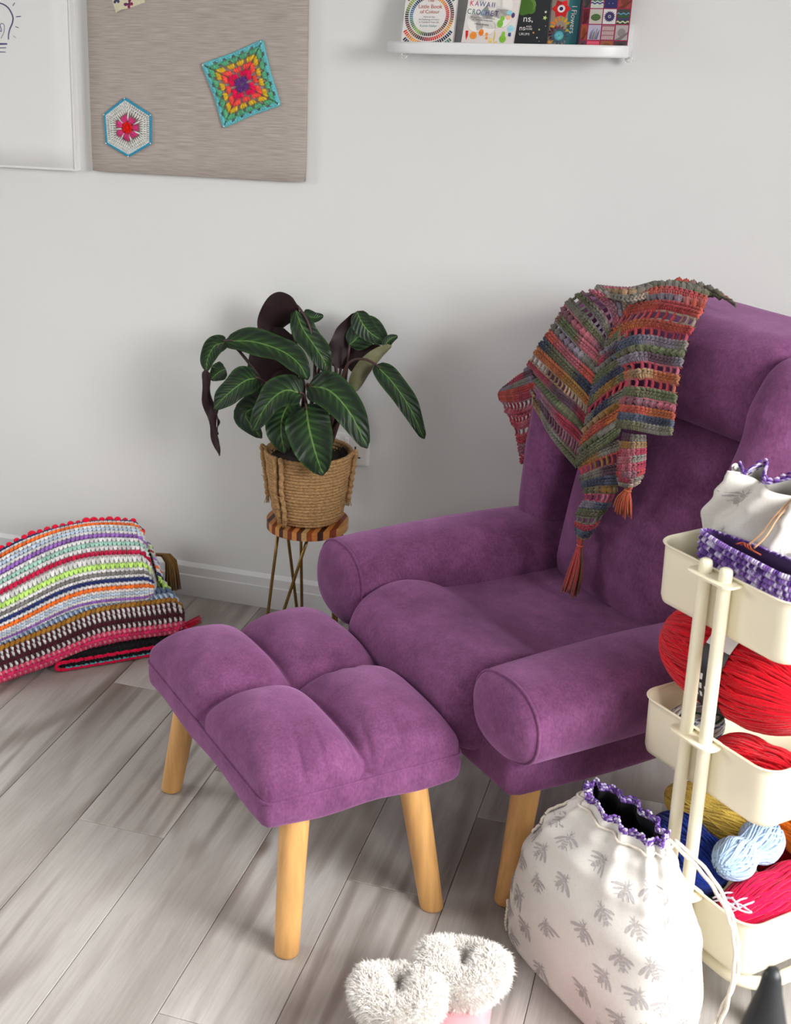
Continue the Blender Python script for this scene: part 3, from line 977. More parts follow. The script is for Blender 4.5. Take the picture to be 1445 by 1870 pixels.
# 1: colour wheel book
poly, txt, done, w, h = book('paperback with rings of colour swatches around a pale circle, leftmost on the ledge', -.809, -.6885, -.083, .205, .016, srgb(226, 222, 220))
c0 = (w*.5, .072)
hues = [srgb(*c) for c in ((196, 30, 45), (224, 70, 40), (240, 170, 60), (120, 66, 48), (58, 40, 60), (36, 52, 90), (40, 100, 140), (70, 140, 150), (60, 120, 80), (150, 180, 70), (30, 60, 60), (90, 40, 60), (150, 90, 50), (20, 30, 40))]
def clipq(pts): return all(.001 < x < w-.001 and .0012 < z < h-.001 for x, z in pts)
for ring, (r0, r1, n) in enumerate(((.0385, .0465, 60), (.0490, .0575, 70), (.060, .0685, 80), (.071, .0795, 92), (.082, .0905, 104), (.093, .101, 116), (.104, .112, 128), (.115, .123, 140))):
    for i in range(n):
        a0 = 2*pi*(i+.14)/n; a1 = 2*pi*(i+.86)/n
        pts = [(c0[0]+r*cos(a), c0[1]+r*sin(a)) for r, a in ((r0, a0), (r1, a0), (r1, a1), (r0, a1))]
        if not clipq(pts): continue
        ph = i/n*14+ring*3.3
        c = hues[int(ph) % 14]; c2 = hues[int(ph+1) % 14]; f = ph-int(ph)
        poly(pts, tuple(lerp(c[k], c2[k], f)*br.uniform(.75, 1.2) for k in range(3)))
brown, grey, tealt = srgb(176, 84, 52), srgb(120, 116, 120), srgb(120, 164, 172)
txt('The', c0[0], c0[1]+.031, .0105, brown); txt('Little Book', c0[0], c0[1]+.0165, .0125, brown); txt('of Colour', c0[0], c0[1]+.005, .0115, brown)
txt('How to Use', c0[0], c0[1]-.0045, .0055, grey); txt('the Psychology of Colour', c0[0], c0[1]-.0105, .0055, grey, sx=.85); txt('to Transform Your Life', c0[0], c0[1]-.0165, .0055, grey, sx=.9)
txt('Karen Haller', c0[0], c0[1]-.0255, .0078, tealt)
done()
# 2: crochet amigurumi book
poly, txt, done, w, h = book('white crochet paperback with bright fruit and vegetable pictures on the ledge', -.6680, -.5515, -.0905, .21, .0155, srgb(226, 218, 216), tilt=15.5, roll=4.0)
for cx_, cz_, r in ((.028, .060, .022), (.050, .056, .024), (.028, .085, .026), (.06, .075, .028), (.082, .075, .022), (.05, .10, .03), (.075, .1, .028)):
    poly([(max(.001, x), z) for x, z in disc((cx_, cz_), r, 20)], srgb(205, 198, 196), .0003+.00001*cx_)
    poly([(max(.001, x), z) for x, z in disc((cx_, cz_+.0015), r, 20)], srgb(234, 230, 226), .0005+.00001*cx_)
for i, (ch, c) in enumerate(zip('CROCHET', ((40, 120, 100), (40, 120, 100), (50, 60, 120), (60, 160, 200), (60, 100, 170), (70, 60, 130), (60, 50, 100)))):
    txt(ch, .007+i*.0104, .078, .0165, srgb(*c), .0009, sx=.85)
for i, (ch, c) in enumerate(zip('KAWAII', ((220, 40, 90), (150, 60, 140), (60, 70, 130), (70, 60, 130), (60, 60, 120), (60, 50, 100)))):
    txt(ch, (.010, .0215, .0345, .0475, .0565, .0615)[i], .0965, .0165, srgb(*c), .0009, sx=.85)
txt('40 Super Cute Crochet Patterns', .040, .070, .0046, srgb(70, 66, 70), .0009, sx=.9); txt('for Adorable Amigurumi', .040, .0652, .0046, srgb(70, 66, 70), .0009)
txt('Melissa Bradley', .040, .0555, .0052, srgb(40, 40, 44), .0009)
def blob(x, z, rx, rz, c, face=True, d=.0009):
    poly(disc((x, z), 1, 14, rx, rz), srgb(*c), d)
    if face:
        for s in (-1, 1): poly(disc((x+s*rx*.4, z), .0006, 6), (.02, .02, .02), d+.0003)
        poly([(x-.0008, z-.0012), (x+.0008, z-.0012), (x, z-.0022)], (.02, .02, .02), d+.0003)
poly([(.006, .040), (.012, .041), (.013, .03), (.0105, .019), (.0075, .03)], srgb(216, 36, 40), .0009)
blob(.025, .031, .008, .0085, (240, 150, 50)); blob(.042, .039, .0058, .0075, (240, 130, 40)); blob(.055, .036, .0036, .0042, (240, 160, 90), False); blob(.056, .028, .003, .0035, (242, 150, 70), False)
blob(.008, .006, .007, .008, (206, 60, 110), False); blob(.0235, .003, .0085, .008, (214, 30, 40), False); blob(.0235, .0105, .004, .0012, (60, 120, 60), False)
poly([(.034, .001), (.047, .001), (.0465, .0075), (.0345, .0075)], srgb(216, 130, 90), .0009); blob(.051, .0085, .005, .0052, (240, 160, 90), False); blob(.051, .0085, .003, .0032, (236, 226, 214), False, .0012)
blob(.066, .021, .0045, .0085, (240, 214, 130)); blob(.0735, .0335, .0012, .0105, (232, 196, 70), False); blob(.078, .013, .0025, .003, (244, 200, 90), False); blob(.079, .02, .0025, .003, (244, 200, 90), False)
blob(.0925, .029, .0075, .0085, (130, 190, 60)); blob(.0925, .039, .0038, .007, (136, 196, 66), False, .00095); blob(.091, .009, .0055, .0068, (40, 50, 44), False); blob(.091, .0075, .0028, .0034, (190, 200, 110), False, .0012)
blob(.107, .053, .0078, .0078, (160, 214, 226)); blob(.081, .062, .007, .009, (130, 190, 70)); blob(.0845, .074, .005, .006, (130, 190, 70), False, .00095); blob(.097, .078, .0055, .006, (240, 190, 150), False); blob(.098, .0875, .0065, .006, (150, 206, 220), False)
poly([(.1035, .036), (.1095, .036), (.1095, .044), (.1035, .044)], srgb(60, 70, 130), .0009); poly([(.103, .002), (.1042, .002), (.105, .016), (.1038, .016)], srgb(50, 110, 70), .0009); blob(.107, .083, .004, .006, (90, 60, 110), False)
done()
# 3: black starry book
poly, txt, done, w, h = book('black starry book with white lettering standing third from the left on the ledge', -.5950, -.4765, -.0720, .21, .013, srgb(34, 38, 42), tilt=15)
txt('ns,', .083, .061, .021, wht, align='RIGHT'); txt('ns', .0675, .042, .016, wht, align='RIGHT'); txt('AND', .0745, .0485, .0058, wht, align='CENTER'); txt('MORE', .0752, .0430, .0058, wht, align='CENTER')
txt('URUMI', .078, .031, .0078, wht, align='RIGHT')
def star(x, z, r, c):
    poly([(x+(r if i % 2 == 0 else r*.42)*sin(i*pi/5+.3), z+(r if i % 2 == 0 else r*.42)*cos(i*pi/5+.3)) for i in range(10)], srgb(*c), .0008)
star(.1085, .070, .0058, (190, 214, 120)); star(.0985, .044, .0028, (190, 200, 140)); star(.0865, .037, .003, (236, 150, 60)); star(.0955, .026, .0026, (220, 220, 215)); star(.109, .083, .004, (220, 216, 200)); star(.112, .052, .0016, (200, 200, 190)); star(.101, .018, .0012, (220, 220, 215))
for cx_, cz_, r, c in ((.062, .094, .018, (70, 110, 40)), (.072, .0985, .014, (96, 136, 56)), (.054, .096, .012, (84, 124, 46)), (.076, .088, .010, (74, 116, 44)), (.058, .083, .008, (88, 126, 52))):
    poly(disc((cx_, cz_), r, 18), srgb(*c), .0006+r*.01)
done()
# 4: flower book with teal band
poly, txt, done, w, h = book('flower crochet book with a teal band and white title standing beside the black book', -.5300, -.4110, -.0560, .21, .0125, srgb(150, 136, 122), tilt=15)
x0b = .0915
poly([(x0b, .001), (.1165, .001), (.1165, h-.001), (x0b, h-.001)], srgb(46, 112, 120), .0003)
poly([(.1165, .001), (w-.0003, .001), (w-.0003, h-.001), (.1165, h-.001)], srgb(36, 44, 90), .0003)
txt('l Flowers', .099, .036, .0165, wht, .0008, 'RIGHT', -pi/2); 
def flower(x, z, n, r0, r1, c, wid, d, seed):
    rr = random.Random(seed)
    for i in range(n):
        a = 2*pi*i/n
        cc = tuple(v*rr.uniform(.65, 1.25) for v in srgb(*c)); pe = (-sin(a), cos(a)); dd = (cos(a), sin(a))
        poly([(x+dd[0]*r0-pe[0]*wid*.4, z+dd[1]*r0-pe[1]*wid*.4), (x+dd[0]*(r0+r1)/2-pe[0]*wid, z+dd[1]*(r0+r1)/2-pe[1]*wid), (x+dd[0]*r1, z+dd[1]*r1),
              (x+dd[0]*(r0+r1)/2+pe[0]*wid, z+dd[1]*(r0+r1)/2+pe[1]*wid), (x+dd[0]*r0+pe[0]*wid*.4, z+dd[1]*r0+pe[1]*wid*.4)], cc, d+i*.000004)
flower(.077, .051, 14, .012, .0245, (214, 150, 40), .0032, .0003, 1); flower(.067, .010, 12, .008, .020, (206, 140, 40), .003, .0003, 2)
flower(.074, .036, 13, .004, .020, (150, 50, 60), .004, .0005, 3); flower(.077, .030, 14, .006, .0225, (66, 96, 104), .0034, .0006, 4); flower(.064, .036, 9, .004, .017, (80, 40, 50), .003, .00055, 8)
poly(disc((.0765, .031), .0105, 20), srgb(70, 160, 170), .0008); flower(.0765, .031, 16, .002, .010, (110, 190, 196), .0012, .0009, 6)
flower(.0755, .0905, 6, .004, .022, (206, 34, 36), .0075, .0006, 5); poly(disc((.0755, .0905), .0085, 18), srgb(226, 222, 220), .0009); poly(disc((.0755, .0905), .0042, 14), srgb(40, 40, 90), .0011)
done()
# 5: crimson grid book
poly, txt, done, w, h = book('crimson book with a grid of small craft photographs, rightmost on the ledge', -.4030, -.3000, -.0830, .21, .014, srgb(150, 24, 72), tilt=15)
x_e = [.001, .0160, .0455, .0750, .1040]; z_e = [.001, .024, .0586, .093, .1275, .162, .197]
cols = {(0, 0): (90, 60, 70), (1, 0): (206, 60, 90), (2, 0): (150, 90, 60), (3, 0): (70, 60, 60), (0, 1): (150, 70, 40), (1, 1): (176, 168, 190), (2, 1): (150, 100, 110), (3, 1): (170, 160, 160),
        (0, 2): (96, 24, 40), (1, 2): (184, 178, 170), (2, 2): (206, 204, 204), (3, 2): (60, 66, 60), (0, 3): (70, 66, 70), (1, 3): (190, 196, 200), (2, 3): (44, 44, 92), (3, 3): (150, 70, 60)}
for j in range(6):
    for i in range(4):
        xa, xb, za, zb = x_e[i], x_e[i+1]-.0022, z_e[j], z_e[j+1]-.0022
        poly([(xa, za), (xb, za), (xb, zb), (xa, zb)], srgb(*cols.get((i, j), (br.randint(60, 200), br.randint(50, 130), br.randint(60, 140)))), .0003)
        mx_, mz_ = (xa+xb)/2, (za+zb)/2; wx, wz = xb-xa, zb-za
        if (i, j) == (1, 1):
            for k in range(8): poly([(xa+.004+k*.0022, za+.001), (xa+.0055+k*.0022, za+.001), (xa+.007+k*.0026, za+.018+.003*(k % 3)), (xa+.006+k*.0026, za+.018+.003*(k % 3))], srgb(*((40, 60, 90), (150, 40, 60), (60, 140, 170), (50, 50, 60), (180, 150, 80), (40, 110, 150), (80, 40, 70), (60, 60, 60))[k]), .0006)
        elif (i, j) == (2, 2):
            flower(mx_, mz_, 16, .003, .0125, (62, 54, 96), .0026, .0006, 9); poly(disc((mx_, mz_), .0035, 12), srgb(160, 170, 160), .0008); poly(disc((mx_, mz_), .0017, 10), srgb(50, 46, 80), .001)
        elif (i, j) in ((3, 2), (1, 3)):
            for k in range(4):
                zz = za+.003+k*.006; cc = srgb(*((190, 196, 160), (66, 60, 110), (50, 90, 50), (90, 140, 160))[k])
                pts = [(lerp(xa, xb, q/12), zz+.0016*sin(q*1.3)) for q in range(13)]
                poly(pts+[(x, z+.003) for x, z in reversed(pts)], cc, .0006)
        elif (i, j) == (1, 2):
            poly(disc((mx_, mz_-.002), 1, 18, .0105, .0075, .4), srgb(52, 76, 44), .0006)
            for k in range(24): poly(disc((mx_-.009+.0031*(k % 6)+.001*(k//6), mz_-.007+.0033*(k//6)), .0009, 6), srgb(130, 160, 90), .0008)
        elif (i, j) in ((2, 1), (1, 0)):
            for k in range(30): 
                xx, zz = xa+.001+(k % 10)*wx*.095, za+.001+(k//10)*wz*.31
                poly([(xx, zz), (xx+.0012, zz), (xx+.0016, zz+wz*.24), (xx+.0004, zz+wz*.24)], srgb(*((214, 196, 190) if (i, j) == (2, 1) else (230, 120, 140))), .0006)
        elif (i, j) == (2, 3):
            for dx_ in (-.004, .004): poly(disc((mx_+dx_, mz_-.006), .0007, 6), wht, .0006)
        else:
            poly(disc((mx_, mz_), 1, 12, wx*.32, wz*.28, .5), tuple(v*.6 for v in srgb(*cols.get((i, j), (120, 80, 80)))), .0006)
            poly([(xa, za), (xa+wx*.5, za), (xb, zb*.4+za*.6), (xb, zb*.55+za*.45)], tuple(v*.45 for v in srgb(*cols.get((i, j), (120, 80, 80)))), .0007)
done()
# ------------------------------------------------------------------ plant stand, basket, plant
SX, SY, SH, SR = -.990, -.165, .3475, .1055
stand = empty('plant_stand', (SX, SY, 0)); tag(stand, 'small round plant stand of striped mixed wood on brass hairpin legs', 'plant stand')
woods = [(196, 128, 66), (112, 46, 22), (190, 118, 60), (70, 32, 24), (184, 150, 96), (128, 56, 26), (200, 128, 66), (60, 26, 20), (170, 122, 70), (140, 68, 30), (196, 140, 78), (84, 40, 26)]
M_woods = [pmat('stand_wood', srgb(*c), .4, .16, 14, (12, 1, 12), bump=.05, bscale=80) for c in woods]
ns = 17
for i in range(ns):
    xa, xb = -SR+2*SR*i/ns, -SR+2*SR*(i+1)/ns
    k = 7
    xs = [lerp(xa, xb, j/(k-1)) for j in range(k)]
    out = [(x, sqrt(max(0, SR*SR-x*x))) for x in xs]+[(x, -sqrt(max(0, SR*SR-x*x))) for x in reversed(xs)]
    # drop doubled points at the rim
    pts = []
    for p in out:
        if not pts or (abs(p[0]-pts[-1][0])+abs(p[1]-pts[-1][1])) > 1e-5: pts.append(p)
    n = len(pts)
    vs = [(x*.9995, y, SH-.022) for x, y in pts]+[(x*.9995, y, SH) for x, y in pts]
    fs = [tuple(range(n-1, -1, -1)), tuple(range(n, 2*n))]+[(j, (j+1) % n, n+(j+1) % n, n+j) for j in range(n)]
    MB().add(vs, fs).build('stave', M_woods[(i*5+2) % 12], stand, smooth=False, recalc=True)
M_brass = pmat('antique_brass', srgb(128, 98, 52), .38, .12, 60, metal=.85)
def hairpin(tops, foot, gap):
    (x0, y0), (x1, y1) = tops
    d = Vector((x1-x0, y1-y0, 0)).normalized()*gap/2
    f = Vector((foot[0], foot[1], .0046))
    A, B = Vector((x0, y0, SH-.022)), Vector((x1, y1, SH-.022))
    P = [A+(f-d+Vector((0, 0, gap*.6))-A)*t for t in (0, .3, .6, 1)]
    arc = [f-d*cos(a)+Vector((0, 0, gap*.6*(1-sin(a)))) for a in [pi*i/10 for i in range(1, 10)]]
    P += arc+[B+(f+d+Vector((0, 0, gap*.6))-B)*t for t in (1, .6, .3, 0)]
    o = MB().tube(P, .0042, 10).build('hairpin_leg', M_brass, stand)
    c = (A+B)/2
    an = atan2(d.y, d.x)
    pl = MB(); cs, sn = cos(an), sin(an)
    w, t = (B-A).length/2+.008, .012
    vs = [(c.x+a*w*cs-b*t*sn, c.y+a*w*sn+b*t*cs, SH-.022-q) for q in (0, .003) for a, b in ((-1, -1), (1, -1), (1, 1), (-1, 1))]
    pl.add(vs, [(0, 1, 2, 3), (7, 6, 5, 4), (0, 4, 5, 1), (1, 5, 6, 2), (2, 6, 7, 3), (3, 7, 4, 0)]).build('mounting_plate', M_brass, o, smooth=False)
def lo(x, y, Y): p = at(x, y, Y); return (p.x-SX, p.y-SY)
hairpin((lo(509, 972, -.205), lo(563, 984, -.235)), (-.073, -.085), .028)
hairpin((lo(521, 968, -.115), lo(549, 972, -.115)), (-.040, .075), .010)
hairpin((lo(605, 975, -.175), lo(617, 975, -.195)), (.085, -.01), .010)

M_jute = pmat('seagrass_rope', srgb(168, 132, 90), .85, .40, 160, (1, 1, 2.2), bump=.4, bscale=700, spec=.2, attr=False)
M_soil = pmat('potting_soil', (.018, .012, .009), .95, .4, 120, bump=.6, bscale=200)
basket = empty('plant_basket', (SX, SY+.002, SH)); tag(basket, 'round coiled seagrass basket with rope handles on the plant stand', 'basket')
def rope_ring(mb, R0, z, r, ph, nseg=110, nc=8):
    vs, fs = [], []
    for i in range(nseg):
        th = 2*pi*i/nseg
        for j in range(nc):
            a = 2*pi*j/nc
            rr = r*(1+.22*sin(a+th*46+ph))
            wob = .0008*sin(th*5+ph*3)
            R_ = R0+wob+rr*cos(a)
            vs.append((R_*cos(th), R_*sin(th), z+rr*sin(a)))
    for i in range(nseg):
        for j in range(nc):
            i2, j2 = (i+1) % nseg, (j+1) % nc
            fs.append((i*nc+j, i2*nc+j, i2*nc+j2, i*nc+j2))
    mb.add(vs, fs)
BH = .188; ncoil = 21
def brad(t): return lerp(.0815, .1085, t**.8) - .006*(1-min(1, t*9))
mb = MB()
for k in range(ncoil):
    t = (k+.5)/ncoil
    rope_ring(mb, brad(t), .004+t*(BH-.006), .0056, k*1.7)
mb.build('coiled_wall', M_jute, basket)
MB().lathe([(0, .004), (.075, .004), (.080, .012)], 32).build('base', M_jute, basket)
MB().lathe([(.103, BH-.012), (.098, BH-.03), (.05, BH-.024), (0, BH-.022)], 32, wob=lambda a, z: .02*sin(a*7)).build('soil', M_soil, basket)
def rope(P, r, n, name, par, mat):
    k = len(P); vs, fs = [], []
    for i, p in enumerate(P):
        a, b_ = P[max(0, i-1)], P[min(k-1, i+1)]
        t = (b_-a).normalized(); ref = Vector((0, 0, 1)) if abs(t.z) < .9 else Vector((1, 0, 0))
        nn = (ref-t*ref.dot(t)).normalized(); bb = t.cross(nn)
        for j in range(8):
            an = 2*pi*j/8; rr = r*(1+.25*sin(an*1+i*1.15))
            vs.append(p+nn*cos(an)*rr+bb*sin(an)*rr)
    fs = [(i*8+j, i*8+(j+1) % 8, (i+1)*8+(j+1) % 8, (i+1)*8+j) for i in range(k-1) for j in range(8)]
    fs += [tuple(range(7, -1, -1)), tuple((k-1)*8+j for j in range(8))]
    return vs, fs
hr = random.Random(4)
for (az, zl, dx) in ((radians(-118), .028, 0), (radians(-108), .022, 0), (radians(-168), .055, 0), (radians(8), .060, 0)):
    P = []
    for i in range(40):
        t = i/39
        z = lerp(BH+.012*sin(pi*min(1, t*4)), zl, t)
        rr = brad(min(1, max(0, z/BH)))+.0115
        P.append(Vector((rr*cos(az+.02*sin(t*9)), rr*sin(az+.02*sin(t*9)), z)))
    P = [Vector((brad(1)-.012, 0, BH-.025)).xyz] and [Vector(((brad(1)-.012)*cos(az), (brad(1)-.012)*sin(az), BH-.02))]+P
    vs, fs = rope(P, .0062, 8, 'handle', basket, M_jute)
    m2 = MB().add(vs, fs)
    for q in range(9):       # frayed end
        p = P[-1]+Vector((hr.uniform(-.004, .004), hr.uniform(-.004, .004), 0))
        m2.tube([p, p+Vector((hr.uniform(-.006, .006), hr.uniform(-.005, .003), -.018))], [.0016, .0008], 4)
    for q in range(2):
        p = P[26+5*q]
        m2.tube([p, p+Vector((hr.uniform(-.012, -.004), -.008, .010-.02*q))], [.0014, .0006], 4)
    m2.build('rope_handle', M_jute, basket)

# --- plant
def leaf_material():
    m, nt, b = new_mat('calathea_leaf')
    N, L = nt.nodes, nt.links
    at_ = N.new('ShaderNodeAttribute'); at_.attribute_name = 'leafuv'
    sp = N.new('ShaderNodeSeparateXYZ'); L.new(at_.outputs['Vector'], sp.inputs[0])
    def M(op, a, b_=None, c=None):
        n = N.new('ShaderNodeMath'); n.operation = op
        for i, x in enumerate((a, b_, c)):
            if x is None: continue
            if isinstance(x, (int, float)): n.inputs[i].default_value = x
            else: L.new(x, n.inputs[i])
        return n.outputs[0]
    def rng(f, a, b_, c, d):
        r = N.new('ShaderNodeMapRange'); r.inputs['From Min'].default_value = a; r.inputs['From Max'].default_value = b_
        r.inputs['To Min'].default_value = c; r.inputs['To Max'].default_value = d; L.new(f, r.inputs['Value']); return r.outputs[0]
    t, s = sp.outputs[0], sp.outputs[1]
    ab = M('ABSOLUTE', s)
    ph = M('MULTIPLY', M('SUBTRACT', t, M('MULTIPLY', ab, .22)), 2*pi*9.0)
    tc = N.new('ShaderNodeTexCoord'); nz = N.new('ShaderNodeTexNoise'); nz.inputs['Scale'].default_value = 30
    L.new(tc.outputs['Object'], nz.inputs['Vector'])
    ph = M('ADD', ph, M('MULTIPLY', nz.outputs['Fac'], 2.2))
    lat = rng(M('SINE', ph), .1, .95, 0, 1)
    # light feathering reaches out from the midrib along the side veins
    fe = M('MULTIPLY', rng(ab, .10, .62, 1, 0), M('ADD', .28, M('MULTIPLY', lat, .72)))
    edge = rng(ab, .80, .97, 0, .55)
    fac = M('MAXIMUM', fe, edge)
    def mix(f, A, B):
        x = N.new('ShaderNodeMix'); x.data_type = 'RGBA'; L.new(f, x.inputs[0])
        for i, q in ((6, A), (7, B)):
            if isinstance(q, tuple): x.inputs[i].default_value = (*q, 1)
            else: L.new(q, x.inputs[i])
        return x.outputs[2]
    col = mix(fac, (.008, .017, .009), (.030, .088, .016))
    col = mix(rng(ab, .028, .055, 1, 0), col, (.115, .215, .055))
    fine = rng(M('SINE', M('MULTIPLY', ph, 5.0)), .6, 1, 0, .25)
    col = mix(fine, col, (.03, .075, .022))
    L.new(col, b.inputs['Base Color'])
    b.inputs['Roughness'].default_value = .42
    b.inputs['Specular IOR Level'].default_value = .28
    bp = N.new('ShaderNodeBump'); bp.inputs['Strength'].default_value = .35; bp.inputs['Distance'].default_value = .003
    L.new(M('SINE', ph), bp.inputs['Height']); L.new(bp.outputs[0], b.inputs['Normal'])
    return m
M_leaf = leaf_material()
M_leafback = pmat('maroon_leaf_underside', (.022, .008, .010), .55, .25, 40, spec=.3)
M_leaftan = pmat('pale_leaf_underside', (.17, .17, .085), .6, .25, 30)
M_stem = pmat('maroon_stem', (.050, .022, .020), .5, .25, 60)
plant = empty('potted_plant', (SX, SY, SH+.16)); tag(plant, 'leafy plant with dark veined green leaves and maroon undersides in the basket', 'plant')
P0 = Vector((SX, SY, SH+.16))
lr = random.Random(9)
def leaf(px, width, face, back=None, cup=.18, wav=.05, stem=True, root=None, tip=1.0, asym=0.0, sway=None):
    """px: centre line as (x, y, depth) from leaf base to tip; face: direction the upper side looks to"""
    n, m_ = 26, 13
    C = bezier([at(*p) for p in px], n)
    C = [c-P0 for c in C]
    F = Vector(face).normalized()
    vs, luv = [], []
    wv = lr.uniform(0, 6)
    for i, c in enumerate(C):
        t = i/(n-1)
        a, b_ = C[max(0, i-1)], C[min(n-1, i+1)]
        tg = (b_-a).normalized()
        side = tg.cross(F)
        side = side.normalized() if side.length > 1e-4 else Vector((1, 0, 0))
        nrm = side.cross(tg).normalized()
        w = width/2*(sin(pi*min(1, t**.72*1.0))**.50 if 0 < t < 1 else 0)
        w *= 1.12*(1-.12*t)
        for j in range(m_):
            s = 2*j/(m_-1)-1
            lift = cup*w*s*s+wav*width*sin(t*15+wv+(1.5 if s > 0 else 0))*s*s*abs(s)
            ss = s*(1+asym*s)
            vs.append(c+side*(w*ss)+nrm*(lift-.002))
            luv.append((t, s, 0))
    K = n*m_
    th = .0012
    top = list(vs)
    # underside offset
    bot = []
    for i in range(n):
        for j in range(m_):
            p = top[i*m_+j]
            i0, i1, j0, j1 = max(0, i-1), min(n-1, i+1), max(0, j-1), min(m_-1, j+1)
            nn = (top[i1*m_+j]-top[i0*m_+j]).cross(top[i*m_+j1]-top[i*m_+j0])
            nn = nn.normalized() if nn.length > 1e-9 else F
            if nn.dot(F) < 0: nn = -nn
            bot.append(p-nn*th)
    mb = MB()
    fs = [(i*m_+j, (i+1)*m_+j, (i+1)*m_+j+1, i*m_+j+1) for i in range(n-1) for j in range(m_-1)]
    mb.add(top, fs, mi=0)
    mb.add(bot, [tuple(reversed(f)) for f in fs], mi=1)
    o = mb.build('leaf', [M_leaf, back or M_leafback], plant)
    at2 = o.data.attributes.new('leafuv', 'FLOAT_VECTOR', 'POINT')
    at2.data.foreach_set('vector', [x for q in luv+luv for x in q])
    if stem:
        b0 = C[0]; r0 = Vector(root) if root else Vector((lr.uniform(-.035, .035), lr.uniform(-.03, .03), -.005))
        d0 = (C[1]-C[0]).normalized()
        if sway is not None: pts = [r0]+[at(*q)-P0 for q in sway]+[b0, C[2]]
        else:
            mid_ = (r0*.45+b0*.55)+Vector((0, 0, .03))
            pts = [r0, mid_, b0, C[2]]
        PS = bezier(pts, 18)
        MB().tube(PS, [lerp(.0052, .0024, i/17) for i in range(18)], 7).build('stem', M_stem, plant)
    return o
def cpx(L_, Y):
    """crop coordinates of the study picture to photo pixels, with depths"""
    return [(350+x/3.066, 530+y/3.066, Y[i] if isinstance(Y, (list, tuple)) else Y) for i, (x, y) in enumerate(L_)]
cf = (0.15, -1, .35)
# back row first
leaf(cpx([(600, 95), (520, 110), (450, 185), (395, 270)], [-.13, -.12, -.11, -.12]), .082, (-.2, 1, .4), cup=.25, asym=-.1, sway=cpx([(690, 470), (665, 220)], [-.15, -.14]))
leaf(cpx([(585, 110), (625, 215), (690, 310), (745, 400), (765, 470)], [-.135, -.15, -.16, -.165, -.16]), .062, (.75, -.7, .2), cup=.1, wav=.10, stem=False)
leaf(cpx([(625, 125), (680, 150), (738, 142)], [-.12, -.11, -.10]), .030, (.2, -1, .8), wav=.02, stem=False)
leaf(cpx([(575, 260), (480, 330), (400, 430), (335, 500)], [-.10, -.10, -.09, -.08]), .105, (-.1, 1, .25), sway=cpx([(620, 520)], [-.13]))
leaf(cpx([(560, 300), (520, 400), (500, 500), (490, 560)], [-.09, -.08, -.075, -.08]), .085, (-.1, 1, .25), sway=cpx([(615, 520)], [-.12]))
leaf(cpx([(835, 440), (850, 350), (885, 240), (925, 120)], [-.11, -.10, -.09, -.085]), .080, (-.6, .9, .2), asym=.0, sway=cpx([(800, 640)], [-.14]))
leaf(cpx([(870, 425), (940, 390), (1010, 350), (1060, 310)], [-.12, -.115, -.11, -.10]), .055, (.1, .9, -.5), stem=False)
leaf(cpx([(880, 310), (960, 235), (1005, 215), (1100, 300)], [-.115, -.11, -.108, -.11]), .070, (.1, -1, .5), cup=-.1, wav=.02, stem=False)
leaf(cpx([(925, 118), (960, 190), (1010, 245), (1098, 298)], [-.10, -.112, -.115, -.115]), .050, (.3, -1, .3), cup=-.05, wav=.02, stem=False)
leaf(cpx([(905, 570), (960, 470), (1035, 380), (1120, 305)], [-.15, -.145, -.14, -.13]), .040, (-.4, .9, .4), back=M_leaftan, cup=.9, wav=.0, sway=cpx([(850, 700)], [-.155]))
leaf(cpx([(1075, 320), (1110, 275), (1155, 255)], [-.132, -.128, -.12]), .022, (.3, -1, .6), wav=0, stem=False)
# arching long leaves on the left
leaf(cpx([(180, 283), (340, 285), (500, 335), (600, 410), (650, 500)], [-.22, -.215, -.22, -.24, -.25]), .068, (.15, -.75, .75), cup=.12, wav=.09, sway=cpx([(400, 520), (300, 380), (230, 305)], [-.17, -.19, -.21]))
leaf(cpx([(200, 290), (130, 310), (90, 380), (80, 455)], [-.21, -.215, -.22, -.225]), .045, (.2, -1, .35), wav=.03, stem=False)
leaf(cpx([(82, 445), (85, 560), (110, 680), (130, 800), (152, 925)], [-.225, -.22, -.215, -.21, -.21]), .026, (-.8, .6, .0), wav=.25, cup=.5, stem=False)
leaf(cpx([(135, 640), (150, 720), (148, 810)], [-.20, -.195, -.19]), .016, (.8, .6, .0), wav=.2, stem=False)
leaf(cpx([(190, 440), (150, 460), (105, 500)], [-.19, -.195, -.2]), .045, cf, stem=False)
leaf(cpx([(395, 520), (350, 580), (315, 650)], [-.17, -.17, -.175]), .05, cf, stem=False)
leaf(cpx([(372, 490), (300, 505), (200, 580), (120, 662)], [-.22, -.24, -.25, -.25]), .076, (-.05, -1, .75), cup=.1, sway=cpx([(520, 640), (430, 540)], [-.18, -.2]))
leaf(cpx([(480, 640), (380, 650), (300, 700), (390, 830)], [-.19, -.20, -.21, -.22]), .072, (-.25, -1, .4), cup=.2)
leaf(cpx([(625, 580), (520, 560), (420, 640), (340, 790)], [-.24, -.27, -.29, -.29]), .080, (-.15, -1, .65), cup=.1, sway=cpx([(650, 700), (640, 620)], [-.2, -.22]))
leaf(cpx([(560, 610), (510, 700), (500, 800), (520, 915)], [-.22, -.26, -.28, -.285]), .082, (-.05, -1, .45), cup=.12)
leaf(cpx([(640, 640), (655, 760), (690, 900), (735, 1038)], [-.24, -.285, -.31, -.315]), .106, (.05, -1, .5), cup=.12, sway=cpx([(655, 720)], [-.21]))
leaf(cpx([(645, 535), (770, 560), (890, 690), (985, 885)], [-.20, -.235, -.26, -.265]), .084, (.25, -1, .6), cup=.12, sway=cpx([(680, 690)], [-.19]))
